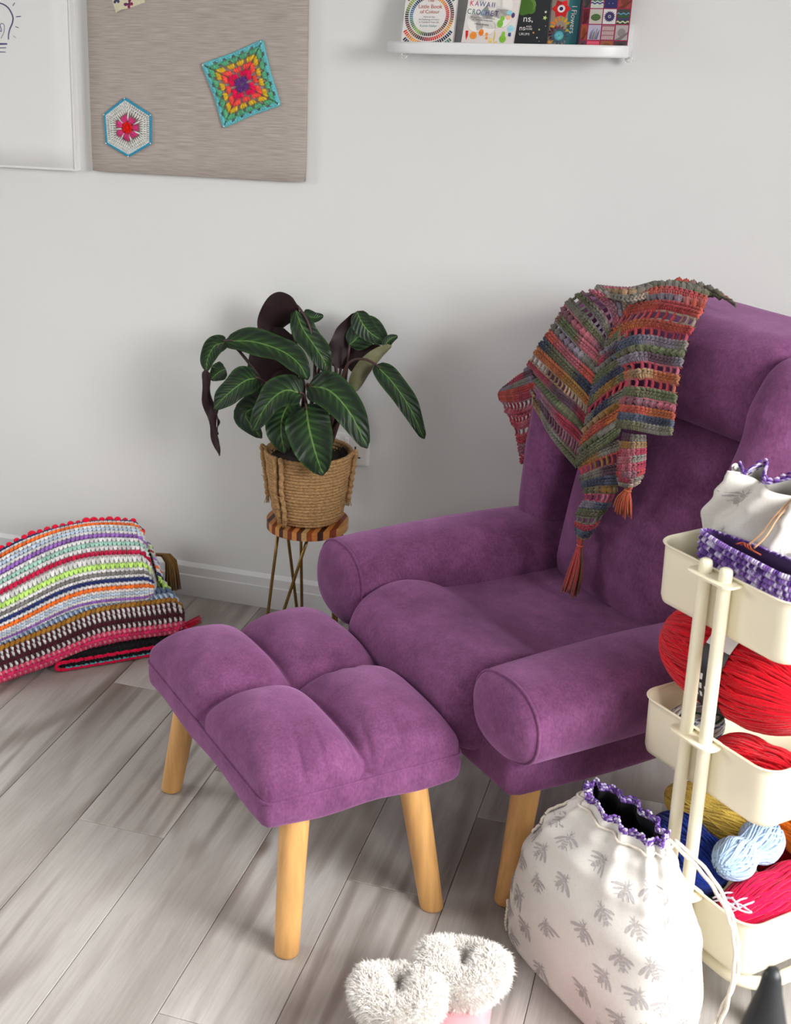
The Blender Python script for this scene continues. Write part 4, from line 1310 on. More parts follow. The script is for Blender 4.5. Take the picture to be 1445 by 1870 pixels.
leaf(cpx([(1030, 415), (1130, 520), (1230, 670), (1302, 832)], [-.17, -.18, -.185, -.18]), .052, (.45, -.9, .45), cup=.2, wav=.08, sway=cpx([(790, 700), (850, 470), (890, 400), (960, 385)], [-.16, -.16, -.16, -.165]))
# free stems
for L_, Y in (([(780, 800), (745, 620), (755, 420)], -.16), ([(840, 800), (850, 560), (885, 310)], -.13), ([(640, 700), (630, 560), (600, 430)], -.14), ([(700, 700), (690, 540), (720, 420)], -.15), ([(850, 830), (890, 540), (920, 420)], -.14), ([(730, 720), (810, 470), (780, 410)], -.13)):
    pts = [at(*q)-P0 for q in cpx(L_, Y)]
    pts[0] = pts[0]*.4+Vector((lr.uniform(-.03, .05), 0, -.02))
    MB().tube(bezier(pts, 14), [lerp(.0058, .003, i/13) for i in range(14)], 7).build('stem', M_stem, plant)
# ------------------------------------------------------------------ trolley
TA = radians(-43.0); TC = Vector((.154, -1.04, 0))
TS, TL_ = Vector((cos(TA), sin(TA), 0)), Vector((-sin(TA), cos(TA), 0))
def tw(x, y, z): return TC+TS*x+TL_*y+Vector((0, 0, z))
M_cream = pmat('cream_powder_coat', srgb(240, 232, 206), .38, .01, 8)
M_black = pmat('black_rubber', (.012, .012, .014), .5, 0)
M_zinc = pmat('zinc_plate', (.62, .63, .64), .32, .05, 40, metal=.9)
trolley = empty('trolley', TC, TA); tag(trolley, 'cream metal three tier trolley on castors beside the armchair', 'trolley')
HX, HY = .142, .200
def rr_pts(hx, hy, r, n=7):
    pts = []
    for sx, sy, a0 in ((1, 1, 0), (-1, 1, pi/2), (-1, -1, pi), (1, -1, 1.5*pi)):
        for i in range(n+1):
            a = a0+pi/2*i/n; pts.append((sx*(hx-r)+r*cos(a), sy*(hy-r)+r*sin(a)))
    return pts
def tray(zr, depth=.105):
    lv = [(zr-depth+.010, 0.0, None), (zr-depth, -.010, None)]
    prof = [(-.012, zr-depth), (-.004, zr-depth+.004), (-.001, zr-depth+.014), (.0, zr-.012), (.0, zr-.004), (.003, zr-.001), (.0045, zr+.001), (.003, zr+.0025), (-.0005, zr+.0015), (-.0025, zr-.002), (-.0025, zr-depth+.016), (-.006, zr-depth+.006), (-.014, zr-depth+.003)]
    rows = [[(x, y, z) for x, y in rr_pts(HX+o, HY+o, .032+o)] for o, z in prof]
    n = len(rows[0]); vs = [p for r in rows for p in r]; K = len(rows)
    fs = [(i*n+j, i*n+(j+1) % n, (i+1)*n+(j+1) % n, (i+1)*n+j) for i in range(K-1) for j in range(n)]
    fs.append(tuple(range(n-1, -1, -1))); fs.append(tuple((K-1)*n+j for j in range(n)))
    o = MB().add(vs, fs).build('tray', M_cream, trolley, sharp=50, recalc=True)
    # flanges that carry the poles
    for sy in (-1, 1):
        pl = [(x, sy*(HY+.012)+y) for x, y in rr_pts(.046, .022, .016, 5)]
        m = len(pl); z0 = zr-.008
        MB().add([(x, y, z0) for x, y in pl]+[(x, y, z0+.0035) for x, y in pl], [tuple(range(m-1, -1, -1)), tuple(range(m, 2*m))]+[(j, (j+1) % m, m+(j+1) % m, m+j) for j in range(m)]).build('pole_flange', M_cream, o, smooth=False)
    return o
TR = (.775, .495, .215)
for z in TR: tray(z)
for sy in (-1, 1):
    for x in (-.0215, .0205):
        P = [(x, sy*(HY+.0125), z) for z in (.110, .3, .5, .7, .784)]
        rs = [.0105]*5
        P += [(x, sy*(HY+.0125), .789), (x, sy*(HY+.0125), .7915)]; rs += [.0095, .006]
        q = [(x, sy*.168, .078), (x, sy*.190, .080), (x, sy*(HY+.0085), .092)]
        MB().tube([Vector(p) for p in q+P], [.0105]*3+rs, 16).build('pole', M_cream, trolley, sharp=60)
MB().tube([Vector((x, y, .078)) for x, y in rr_pts(.135, .168, .055, 8)], .0115, 14, closed=True).build('base_frame', M_cream, trolley)
def caster(x, y, rot):
    c = empty('castor', (x, y, 0), rot); c.parent = trolley
    MB().lathe([(0, .070), (.011, .070), (.011, .062), (.014, .061), (.014, .056), (0, .056)], 16).build('stem', M_zinc, c)
    for s in (-1, 1):
        pts = [(.000, .056), (.022, .056), (.036, .030), (.036, .022), (.030, .016), (.022, .018), (-.006, .050)]
        n = len(pts)
        MB().add([(px_, s*.0105, z) for px_, z in pts]+[(px_, s*.0125, z) for px_, z in pts], [tuple(range(n)), tuple(range(2*n-1, n-1, -1))]+[(j, (j+1) % n, n+(j+1) % n, n+j) for j in range(n)]).build('fork_plate', M_zinc, c, smooth=False, recalc=True)
    w = MB()
    w.tube([Vector((.028, y_, .0235)) for y_ in (-.0085, -.007, .007, .0085)], [.0205, .0232, .0232, .0205], 24)
    w.build('wheel', M_black, c)
for x, y, r in ((.120, -.125, -.6), (-.120, -.125, 2.4), (.120, .125, .8), (-.120, .125, 2.0)): caster(x, y, r)

# ------------------------------------------------------------------ yarn
yr = random.Random(21)
def skein(name, label, c, axis, length, dia, col, nstr=90, waist=.10, lobes=1, twist=.7, tilt_up=0.0, thick=.0021, flat=1.0, group='skeins of yarn in the trolley', cols=None):
    """a wound skein: padded core and strands lying over it"""
    c = Vector(c); ax = Vector(axis).normalized()
    s1 = ax.cross(Vector((0, 0, 1))).normalized(); s2 = s1.cross(ax).normalized()
    o = empty(name, (c.x, c.y, c.z)); tag(o, label, 'yarn', group)
    def R(t):
        e = max(0.0, 1-abs(t)**2.4)**.5
        w_ = 1-waist*exp(-(t/.22)**2)
        if lobes == 2: w_ = 1-.42*exp(-((t+.05)/.28)**2)
        return dia/2*e*w_
    def S(t, ph, off=0.0):
        r = R(t)+off
        return ax*(t*length/2)+s1*(r*cos(ph))+s2*(r*sin(ph)*flat)
    core = MB().grid(lambda a, b: S(sin((2*a-1)*pi/2)*.99999, 2*pi*b, -.001*cos((2*a-1)*pi/2)), 22, 28, closed_b=True, col=tuple(x*.8 for x in col))
    core.build('core', M_yarn, o, recalc=True)
    mb = MB()
    for k in range(nstr):
        p0 = 2*pi*(k/nstr)+yr.uniform(-.05, .05)
        tw_ = twist*(1 if k % 5 else -1.2)*yr.uniform(.7, 1.2)
        t0, t1 = -yr.uniform(.90, .997), yr.uniform(.90, .997)
        cc = (cols[k % len(cols)] if cols else col); f_ = yr.uniform(.8, 1.15); cc = tuple(x*f_ for x in cc)
        lift = yr.uniform(-.0004, .0012)
        pts = [S(lerp(t0, t1, i/21), p0+tw_*(i/21-.5)+.02*sin(i*.9+k), lift+.0006*sin(i*.7+k*2.1)) for i in range(22)]
        mb.tube(pts, thick, 5, col=cc, caps=False)
    mb.build('strands', M_yarn, o)
    return o, S, R
RED, BLUE, YEL, ORA, SKY, CRI = srgb(206, 14, 34), srgb(26, 52, 146), srgb(255, 224, 112), srgb(255, 138, 40), srgb(176, 204, 240), srgb(222, 16, 72)
o, S, R = skein('yarn_skein', 'big red yarn skein with a black and white paper band in the middle tier', tw(-.036, -.088, .568), TS*.98+Vector((0, 0, -.04))+TL_*.08, .310, .172, RED, 150, .06, twist=.5, thick=.0024)
M_band = pmat('paper_band', (1, 1, 1), .45, .02, 50, attr=True)
bd = MB().grid(lambda a, b: S(-.155+.31*a, 2*pi*b, .0045), 9, 48, closed_b=True, cf=lambda a, b: (.012, .012, .014) if not (.10 < b < .30) else srgb(228, 228, 232))
bd.build('paper_band', M_band, o)
# small printing on the band: little rows of text and laundry symbols
pb = MB()
for (b0, t0, n, hgt) in ((.985, .13, 5, .020), (.965, .13, 6, .020), (.945, .13, 5, .020), (.925, .13, 4, .016), (.03, .10, 3, .02), (.05, .10, 4, .02), (.07, .10, 3, .02)):
    for q in range(n):
        ta = t0-q*.026; tb = ta-.017
        pb.add([S(ta, 2*pi*b0, .0052), S(tb, 2*pi*b0, .0052), S(tb, 2*pi*(b0+.011), .0052), S(ta, 2*pi*(b0+.011), .0052)], [(0, 1, 2, 3)], (.75, .75, .75))
for q in range(3):
    ta = -.05-.0*q; b0 = .93+.032*q
    for f0, f1 in ((0, .03), (.05, .06)):
        pb.add([S(ta-f0, 2*pi*b0, .0052), S(ta-f1, 2*pi*b0, .0052), S(ta-f1, 2*pi*(b0+.02), .0052), S(ta-f0, 2*pi*(b0+.02), .0052)], [(0, 1, 2, 3)], (.8, .8, .8))
pb.build('band_print', M_print, o, smooth=False)
skein('yarn_skein', 'smaller red yarn skein lying under the big red skein', tw(.055, -.120, .437), TS+TL_*.2, .165, .088, RED, 80)
skein('yarn_skein', 'multicoloured white flecked yarn at the left end of the middle tier', tw(-.082, -.128, .446), TL_+TS*.15, .10, .072, srgb(206, 202, 200), 60, thick=.0022,
      cols=[srgb(214, 210, 206), srgb(190, 190, 186), srgb(60, 90, 130), srgb(224, 220, 214), srgb(40, 80, 60), srgb(200, 196, 200)])
skein('yarn_skein', 'black yarn skein behind the red yarn in the middle tier', tw(.088, -.010, .440), TL_, .12, .075, (.012, .012, .014), 60)
skein('yarn_skein', 'yellow yarn skein in the bottom tier', tw(-.085, -.045, .240), TS+TL_*.25, .205, .085, YEL, 90, thick=.002)
skein('yarn_skein', 'dark blue yarn skein in the bottom tier', tw(-.058, -.135, .212), TS*.95+TL_*-.1+Vector((0, 0, -.10)), .170, .104, BLUE, 90)
skein('yarn_skein', 'orange yarn skein in the bottom tier', tw(.035, .045, .245), TS+TL_*-.25, .17, .085, ORA, 80)
skein('yarn_skein', 'pale blue two lobed yarn skein on top in the bottom tier', tw(.034, -.095, .262), TL_*1.0+TS*-.12+Vector((0, 0, .10)), .150, .078, SKY, 90, lobes=2, twist=1.4, thick=.0019)
skein('yarn_skein', 'crimson pink yarn skein at the right side of the bottom tier', tw(.082, -.065, .182), TL_, .25, .108, CRI, 90)
skein('yarn_skein', 'dark green yarn skein at the bottom of the bottom tier', tw(.010, -.135, .150), TS, .16, .055, srgb(18, 60, 56), 50)
skein('yarn_skein', 'red yarn skein behind the pale blue skein in the bottom tier', tw(.0, .075, .165), TL_+TS*.2, .16, .07, srgb(200, 16, 40), 60)
lo_ = empty('yarn_strands', tw(.088, -.165, .200)); tag(lo_, 'loops of white and lilac yarn at the front corner of the bottom tier', 'yarn')
mb = MB()
for k, (x0, y0, x1, y1) in enumerate(((.052, -.185, .078, -.150), (.074, -.182, .112, -.172), (.088, -.186, .098, -.140), (.060, -.176, .100, -.184))):
    a = tw(x0, y0, .205+.002*k); b = tw(x1, y1, .217+.002*k); n_ = (b-a).cross(Vector((0, 0, 1))).normalized()*.006
    P = bezier([a-n_*.6, (a+b)/2-n_+Vector((0, 0, .006)), b-n_*.6, b+(b-a).normalized()*.007, b+n_*.6, (a+b)/2+n_*1.2+Vector((0, 0, .005)), a+n_*.8], 26)
    mb.tube([p-lo_.location for p in P], .0017, 6, col=srgb(236, 226, 240) if k % 2 else srgb(222, 204, 232))
mb.build('loop_bundle', M_yarn, lo_)

# ------------------------------------------------------------------ printed cloth bags
M_cloth = pmat('natural_cotton', (.70, .672, .63), .9, .04, 300, bump=.15, bscale=900, sheen=.15, spec=.2)
M_beeink = pmat('grey_print', srgb(176, 170, 170), .9, .12, 300, spec=.2)
M_cord = pmat('cotton_cord', srgb(222, 212, 198), .9, .1, 300, bump=.4, bscale=900)
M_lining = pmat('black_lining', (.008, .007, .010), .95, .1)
PURP = [srgb(92, 52, 140), srgb(120, 84, 166), srgb(176, 158, 206), srgb(70, 38, 112), srgb(140, 104, 180), srgb(206, 196, 222)]
bee = []    # polygons of one bee, head up, about 1 tall
bee.append([(x*.10, .15+y*.11) for x, y in disc((0, 0), 1, 12)])
bee.append([(x*.065, .33+y*.065) for x, y in disc((0, 0), 1, 10)])
bee.append([(-.09, .01), (.09, .01), (.125, -.07), (-.125, -.07)])
bee.append([(-.13, -.10), (.13, -.10), (.12, -.19), (-.12, -.19)])
bee.append([(-.11, -.22), (.11, -.22), (.075, -.33), (0, -.42), (-.075, -.33)])
for s in (-1, 1):
    bee.append([(s*.08, .20), (s*.22, .20), (s*.44, .09), (s*.58, -.06), (s*.54, -.11), (s*.36, -.02), (s*.12, .13)])
    bee.append([(s*.10, .08), (s*.26, -.02), (s*.40, -.20), (s*.36, -.25), (s*.22, -.13), (s*.10, .03)])
    bee.append([(s*.02, .38), (s*.09, .50), (s*.115, .49), (s*.05, .37)])
    bee.append([(s*.08, .25), (s*.20, .33), (s*.215, .31), (s*.10, .22)])
    bee.append([(s*.10, -.26), (s*.21, -.40), (s*.235, -.385), (s*.13, -.24)])
def bag(name, label, rows, to_world, folds, bees, bee_size, seed, fold_amp=.010, trim=None, fold_start=.55, far_only=False, lining=None, scallop=0.0):
    """rows: (z, cx, cy, a, b, exponent) from the base up; to_world maps bag coordinates to the world"""
    z0, z1 = rows[0][0], rows[-1][0]
    org = to_world(rows[0][1], rows[0][2], z0)
    rg = random.Random(seed)
    phs = [rg.uniform(0, 6.28) for _ in range(6)]
    def prm(h):
        z = lerp(z0, z1, h); out = [z]
        for k in range(1, 6): out.append(cr1([(r[0], r[k]) for r in rows], z))
        return out
    def S(h, ph, off=0.0):
        z, cx_, cy_, a, b, ex = prm(h)
        ca, sa = cos(ph), sin(ph); e = 2/ex
        x, y = math.copysign(abs(ca)**e, ca), math.copysign(abs(sa)**e, sa)
        f = sstep(fold_start, 1.0, h)
        am = fold_amp*f
        d = am*(sin(folds*ph+phs[0])+.5*sin((folds*1.6)*1.0//1*ph+phs[1]))
        d += .0035*mnoise.noise(Vector((x*2.1+seed, y*2.1, h*5)))*(1-f)*4*h*(1-h)
        d += off
        nrm = Vector((ca, sa*a/max(b, .01), 0)).normalized()
        zz = z+scallop*f*f*f*sin(folds*ph+phs[0])
        return to_world(cx_+a*x+nrm.x*d, cy_+b*y+nrm.y*d, zz)-org
    o = empty(name, org); tag(o, label, 'bag', None)
    N = 160; H = 70
    body = MB().grid(lambda i, j: S(i, 2*pi*j), H, N, closed_b=True)
    base = [S(0, 2*pi*j/N) for j in range(N)]
    body.add(base, [tuple(range(N))])
    body.build('cloth_body', M_cloth, o, recalc=True)
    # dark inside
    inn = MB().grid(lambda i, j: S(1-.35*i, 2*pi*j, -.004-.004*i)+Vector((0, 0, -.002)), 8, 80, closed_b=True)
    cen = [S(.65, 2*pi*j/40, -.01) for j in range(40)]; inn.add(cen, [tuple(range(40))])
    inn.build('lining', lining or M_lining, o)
    for (h, ph, ang, sc) in bees:
        pr = MB()
        p = S(h, ph); eps = 1e-3
        dh = (S(min(1, h+eps), ph)-p).length/eps; dp = (S(h, ph+eps)-p).length/eps
        ca, sa = cos(ang), sin(ang)
        for poly in bee:
            pts = [((x*ca-y*sa)*bee_size*sc, (x*sa+y*ca)*bee_size*sc) for x, y in poly]
            pr.add([S(min(.999, h+y/dh), ph+x/dp, .0006) for x, y in pts], [tuple(range(len(pts)))])
        pr.build('bee_print', M_beeink, o, smooth=False)
    tr = MB(); rt = random.Random(seed+1)
    n = trim or 100
    for k in range(n):
        ph = 2*pi*k/n
        if far_only and sin(ph) < .2: continue
        sc_ = 1+.6*(k % 4 < 2)
        for (dz, o_, r) in ((-.004, .0008, .0022), (-.0005, .0012, .0024), (.003, .0010, .0024), (.0052*sc_, .0022, .0022)):
            p = S(.995, ph+rt.uniform(-.02, .02), o_)+Vector((0, 0, dz))
            q = S(.995, ph+2*pi/n*.95, o_)+Vector((0, 0, dz+.002))
            tr.tube([p, (p+q)/2+Vector((0, 0, .0015)), q], [r*.7, r, r*.7], 5, col=rt.choice(PURP))
    tr.build('crochet_trim', M_yarn, o)
    return o, S, org
def bagw(u, v, z): return uv(u, v, z)
bees = []
bg = random.Random(8)
for r_, h in enumerate((.07, .22, .37, .52, .67, .81)):
    for k in range(13):
        ph = -pi+2*pi*(k+.5*(r_ % 2)+.1)/13
        bees.append((h+bg.uniform(-.02, .02), ph, bg.choice((.5, -.55, .35, -.3))+bg.uniform(-.2, .2), bg.uniform(.9, 1.08)))
rows = [(.0, .797, -.945, .180, .076, 4.5), (.012, .797, -.945, .190, .084, 4.0), (.10, .801, -.946, .197, .092, 3.2), (.19, .803, -.945, .186, .090, 2.7), (.26, .803, -.941, .152, .076, 2.4),
        (.305, .806, -.934, .115, .052, 2.2), (.330, .807, -.931, .096, .036, 2.1), (.345, .807, -.930, .089, .030, 2.0)]
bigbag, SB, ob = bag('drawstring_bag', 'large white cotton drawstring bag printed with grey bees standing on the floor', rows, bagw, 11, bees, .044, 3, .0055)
# drawstring
mb = MB()
P = [SB(.955, 2*pi*i/70, .004) for i in range(70)]
mb.tube(P, .0026, 6, closed=True)
mb.build('drawstring_channel', M_cord, bigbag)
def cord(pts, name, par, org, r=.0032, n=60):
    P = bezier([Vector(p)-org for p in pts], n)
    vs, fs = rope(P, r, 8, name, par, M_cord)
    return MB().add(vs, fs)
c1 = cord([uv(.885, -.905, .338), uv(.935, -.876, .300), uv(.985, -.864, .255), uv(1.010, -.862, .19), uv(1.015, -.870, .10), uv(1.008, -.885, .04), uv(1.012, -.885, .012)], 'cord', bigbag, ob)
c2 = cord([uv(.890, -.897, .338), uv(.945, -.866, .297), uv(.994, -.856, .240), uv(1.016, -.858, .16), uv(1.006, -.872, .085), uv(1.012, -.890, .045), uv(1.016, -.890, .012)], 'cord', bigbag, ob)
kn = uv(1.020, -.890, .010)-ob
c1.ball(kn, .009, 8, 6, sc=(1, 1, .8)); c1.tube([kn, kn+uv(.012, -.006, 0), kn+uv(.026, -.010, -.004)], [.005, .006, .007], 8)
c1.build('cord', M_cord, bigbag); c2.build('cord', M_cord, bigbag)
c3 = cord([SB(h, ph, .0045)+ob for h, ph in ((.955, 3.0), (.93, 3.2), (.87, 3.4), (.80, 3.52), (.72, 3.6), (.66, 3.62))], 'cord', bigbag, ob, .0026)
c3.build('cord', M_cord, bigbag)
c4 = cord([SB(h, ph, .0045)+ob for h, ph in ((.20, 3.62), (.16, 3.58), (.11, 3.62), (.06, 3.66), (.02, 3.64))], 'cord', bigbag, ob, .003)
c4.build('cord', M_cord, bigbag)

# small gathered bag in the top tier
rows2 = [(.6755, -.034, -.060, .086, .062, 4), (.70, -.034, -.060, .096, .074, 3.2), (.76, -.034, -.061, .101, .079, 2.8), (.81, -.028, -.063, .114, .074, 2.5), (.85, -.012, -.068, .108, .052, 2.2), (.878, -.004, -.073, .104, .030, 2.1), (.890, -.002, -.074, .106, .024, 2.0)]
bees2 = [(h, -pi+2*pi*(k+.5*(r_ % 2))/7, bg.uniform(-.7, .7), 1.0) for r_, h in enumerate((.30, .58, .84)) for k in range(7)]
smallbag, SS, os_ = bag('drawstring_bag', 'small gathered white bag printed with bees in the top tier of the trolley', rows2, tw, 9, bees2, .038, 6, .017, 84, fold_start=.28, far_only=True, lining=M_cloth, scallop=.007)
M_leather = pmat('tan_thong', srgb(206, 160, 120), .6, .1, 100)
for q in (0, .006):
    P = [tw(.035+q, -.108, .892)-os_, tw(.030+q, -.132, .868)-os_, tw(.024+q*1.6, -.152, .838)-os_, tw(.014+q*2, -.166, .818)-os_]
    MB().tube(bezier(P, 16), .0016, 6).build('thong', M_leather, smallbag)

# crochet pouch in front of it
pouch = empty('crochet_pouch', tw(.031, -.172, .6756)); pouch.rotation_euler = (0, 0, TA)
tag(pouch, 'oblong crochet pouch, cream below with a purple band, in front of the small bag', 'pouch')
prn = random.Random(31)
PA, PB, PZ = .098, .0205, .141
def PS(h, ph, off=0.0):
    k = 1-.10*(1-sstep(0, .25, h)); e = 2/3.2
    ca, sa = cos(ph), sin(ph)
    x, y = math.copysign(abs(ca)**e, ca), math.copysign(abs(sa)**e, sa)
    n = Vector((ca*.25, sa, 0)).normalized()
    return Vector((x*PA*k, y*PB*k, h*PZ+.004*sin(ph*2)*h))+n*off
MB().grid(lambda i, j: PS(i, 2*pi*j), 14, 80, closed_b=True, cf=lambda i, j: srgb(226, 218, 204) if i < .66 else srgb(84, 48, 130)).add([PS(0, 2*pi*j/60) for j in range(60)], [tuple(range(60))], srgb(226, 218, 204)).build('body', M_yarn, pouch, recalc=True)
MB().grid(lambda i, j: PS(.99-.5*i, 2*pi*j, -.004), 5, 60, closed_b=True).add([PS(.5, 2*pi*j/40, -.004) for j in range(40)], [tuple(range(40))]).build('lining', pmat('purple_lining', srgb(70, 48, 96), .9, .1), pouch)
_pts = [PS(.8, 2*pi*i/720) for i in range(721)]; _cum = [0.0]
for i in range(720): _cum.append(_cum[-1]+(_pts[i+1]-_pts[i]).length)
def even(ph):
    t = (ph/(2*pi) % 1)*_cum[-1]
    lo2, hi2 = 0, 720
    while hi2-lo2 > 1:
        m2 = (lo2+hi2)//2
        if _cum[m2] <= t: lo2 = m2
        else: hi2 = m2
    return 2*pi*(lo2+(t-_cum[lo2])/max(1e-9, _cum[hi2]-_cum[lo2]))/720
mb = MB(); mc = MB()
for r_ in range(15):
    h = (r_+.5)/15
    n = 96
    for k in range(n):
        ph = 2*pi*(k+.5*(r_ % 2))/n
        ph = even(ph)
        if h > .66:
            mb.tube([PS(h-.02, ph, .001), PS(h+.01, ph, .004), PS(min(1, h+.04), ph, .001)], [.0024, .0034, .0024], 5, col=prn.choice(PURP))
        else:
            mc.ball(PS(h, ph, .001), .0036, 5, 4, col=srgb(226, 218, 204), sc=(1, 1, .7))
mb.build('purple_band', M_yarn, pouch); mc.build('cream_stitches', M_yarn, pouch)
th = MB()
for q in range(3):
    th.tube(bezier([(-.03+.006*q, -.006+.004*q, PZ+.001), (-.022+.006*q, .002, PZ+.005), (-.012+.006*q, -.004, PZ+.003), (-.002+.006*q, .006, PZ-.004)], 12), .0010, 5, col=srgb(176, 74, 34))
th.build('thread', M_yarn, pouch)

# ------------------------------------------------------------------ slippers
M_pink = pmat('pink_suede', srgb(226, 150, 156), .85, .06, 60, bump=.1, bscale=500, sheen=.3)
M_fur = pmat('white_fleece', (.86, .84, .82), .95, .06, 60, spec=.1, sheen=.4, col2=(.78, .73, .67))
M_stitch = pmat('pale_stitching', srgb(236, 196, 196), .8, .05)
def slipper(loc_, rz, seed, label):
    o = empty('slipper', loc_, rz); tag(o, label, 'slipper', 'pair of pink slippers')
    rg = random.Random(seed)
    # body: sections from heel to toe (y negative = toe), plus ankle opening
    secs = [(.072, .030, .05, .062), (.066, .044, .05, .085), (.04, .050, .05, .098), (.0, .050, .05, .100), (-.045, .049, .046, .092), (-.09, .050, .040, .076), (-.13, .048, .034, .060), (-.165, .038, .026, .046), (-.182, .020, .02, .030)]
    N = 28
    vs = []
    for (y, hw_, _, ht) in secs:
        for j in range(N):
            a = 2*pi*j/N; ca, sa = cos(a), sin(a); e = .75
            x = math.copysign(abs(ca)**e, ca)*hw_; z = ht/2+math.copysign(abs(sa)**e, sa)*ht/2
            vs.append((x, y, z+.004))
    K = len(secs)
    fs = [(i*N+j, i*N+(j+1) % N, (i+1)*N+(j+1) % N, (i+1)*N+j) for i in range(K-1) for j in range(N)]+[tuple(range(N)), tuple((K-1)*N+j for j in range(N))]
    MB().add(vs, fs).build('upper', M_pink, o, recalc=True)
    MB().rbox((0, -.055, .004), (.098, .262, .008), (.04, .04, .004), 10).build('sole', M_stitch, o)
    # shaft
    def shaft(h, ph):
        a, b = lerp(.047, .049, h), lerp(.053, .052, h)
        return Vector((a*cos(ph), .012+b*sin(ph), lerp(.05, .128, h)-.010*sin(ph)*h))
    MB().grid(lambda i, j: shaft(i, 2*pi*j), 8, 32, closed_b=True).build('shaft', M_pink, o, recalc=True)
    MB().grid(lambda i, j: Vector((shaft(1-i*.7, 2*pi*j).x*.9, .012+(shaft(1-i*.7, 2*pi*j).y-.012)*.9, shaft(1-i*.7, 2*pi*j).z)), 5, 28, closed_b=True).add([(.04*cos(2*pi*j/20), .012+.045*sin(2*pi*j/20), .095) for j in range(20)], [tuple(range(20))]).build('lining', M_fur, o)
    # seam on the front
    mb = MB()
    for k in range(24):
        z = .02+.003*k
        yy = -.046-.002*cos(k)-.04*max(0, 1-k/14)
        mb.tube([(-.0025, yy-.004, z+.03), (.0025, yy-.004, z+.0315)], .0012, 5)
    mb.build('seam', M_stitch, o)
    # fleece cuff: a plump ring carrying tufts of hair
    def cuff(a, ph):      # a around the tube of the ring, ph around the ankle
        ring = Vector((.043*cos(ph), .012+.043*sin(ph), .124+.014*cos(ph)**2-.010*max(0, sin(ph))))
        n = Vector((cos(ph), sin(ph), 0)); return ring+n*(.027*cos(a))+Vector((0, 0, .025*sin(a)))
    MB().grid(lambda i, j: cuff(2*pi*i, 2*pi*j), 16, 40, closed_a=True, closed_b=True).build('cuff', M_fur, o, recalc=True)
    hair = MB(); vs, fs = [], []
    for k in range(26000):
        a, ph = rg.uniform(-.8*pi, 1.1*pi), rg.uniform(0, 2*pi)
        p = cuff(a, ph); n = (p-cuff(a+pi, ph)).normalized()
        d = (n+Vector((rg.gauss(0, .35), rg.gauss(0, .35), rg.gauss(-.1, .35)))).normalized()
        clump = mnoise.noise(Vector((ph*5, a*3, seed)))*.006
        L_ = rg.uniform(.008, .015)+clump
        s = d.orthogonal().normalized()*.00038
        q = p+d*L_*.6; e = p+d*L_+Vector((rg.gauss(0, .002), rg.gauss(0, .002), -.003))
        b0 = len(vs); vs += [p-s*1.4, p+s*1.4, q+s, q-s, e]
        fs += [(b0, b0+1, b0+2, b0+3), (b0+3, b0+2, b0+4)]
    hair.add(vs, fs).build('fleece_hair', M_fur, o, smooth=False)
    return o
pr_ = at_z(845, 1778, .124); pl_ = at_z(727, 1828, .124)
slipper((pr_.x, pr_.y-.005, .0005), radians(6), 1, 'pink slipper with white fleece cuff nearest the white bag')
slipper((pl_.x, pl_.y-.005, .0005), radians(12), 2, 'pink slipper with white fleece cuff at the bottom edge, left of its pair')

# ------------------------------------------------------------------ odds and ends
M_blackpl = pmat('matt_black_plastic', (.014, .015, .017), .45, .1, 40)
bp_ = at_z(1402, 1840, .62)
post = empty('black_post', (bp_.x, bp_.y, 0)); tag(post, 'blurred black plastic post with rounded top in the bottom right corner', 'post')
secs = [(.0, .10, .08), (.02, .10, .08), (.03, .055, .04), (.30, .040, .028), (.54, .034, .024), (.60, .022, .018), (.64, .0125, .011), (.660, .0095, .009), (.668, .006, .006)]
N = 24
vs = [(a*cos(2*pi*j/N), b*sin(2*pi*j/N), z) for z, a, b in secs for j in range(N)]
fs = [(i*N+j, i*N+(j+1) % N, (i+1)*N+(j+1) % N, (i+1)*N+j) for i in range(len(secs)-1) for j in range(N)]+[tuple(range(N-1, -1, -1)), tuple((len(secs)-1)*N+j for j in range(N))]
MB().add(vs, fs).build('post_body', M_blackpl, post)
sp_ = at_z(1086, 1404, .012)
scrap = MB().grid(lambda a, b: Vector(((a-.5)*.05, (b-.5)*.034*(1-.5*(2*a-1)**2), .004+.014*sin(pi*a)+.004*sin(b*5))), 14, 9)
so_ = scrap.build('cloth_scrap', pmat('beige_cloth', srgb(206, 190, 164), .9, .1, 100))
so_.location = (sp_.x-.012, sp_.y+.015, .0); so_.rotation_euler = (0, 0, -.3)
tag(so_, 'small crumpled beige cloth scrap on the floor under the armchair', 'cloth')
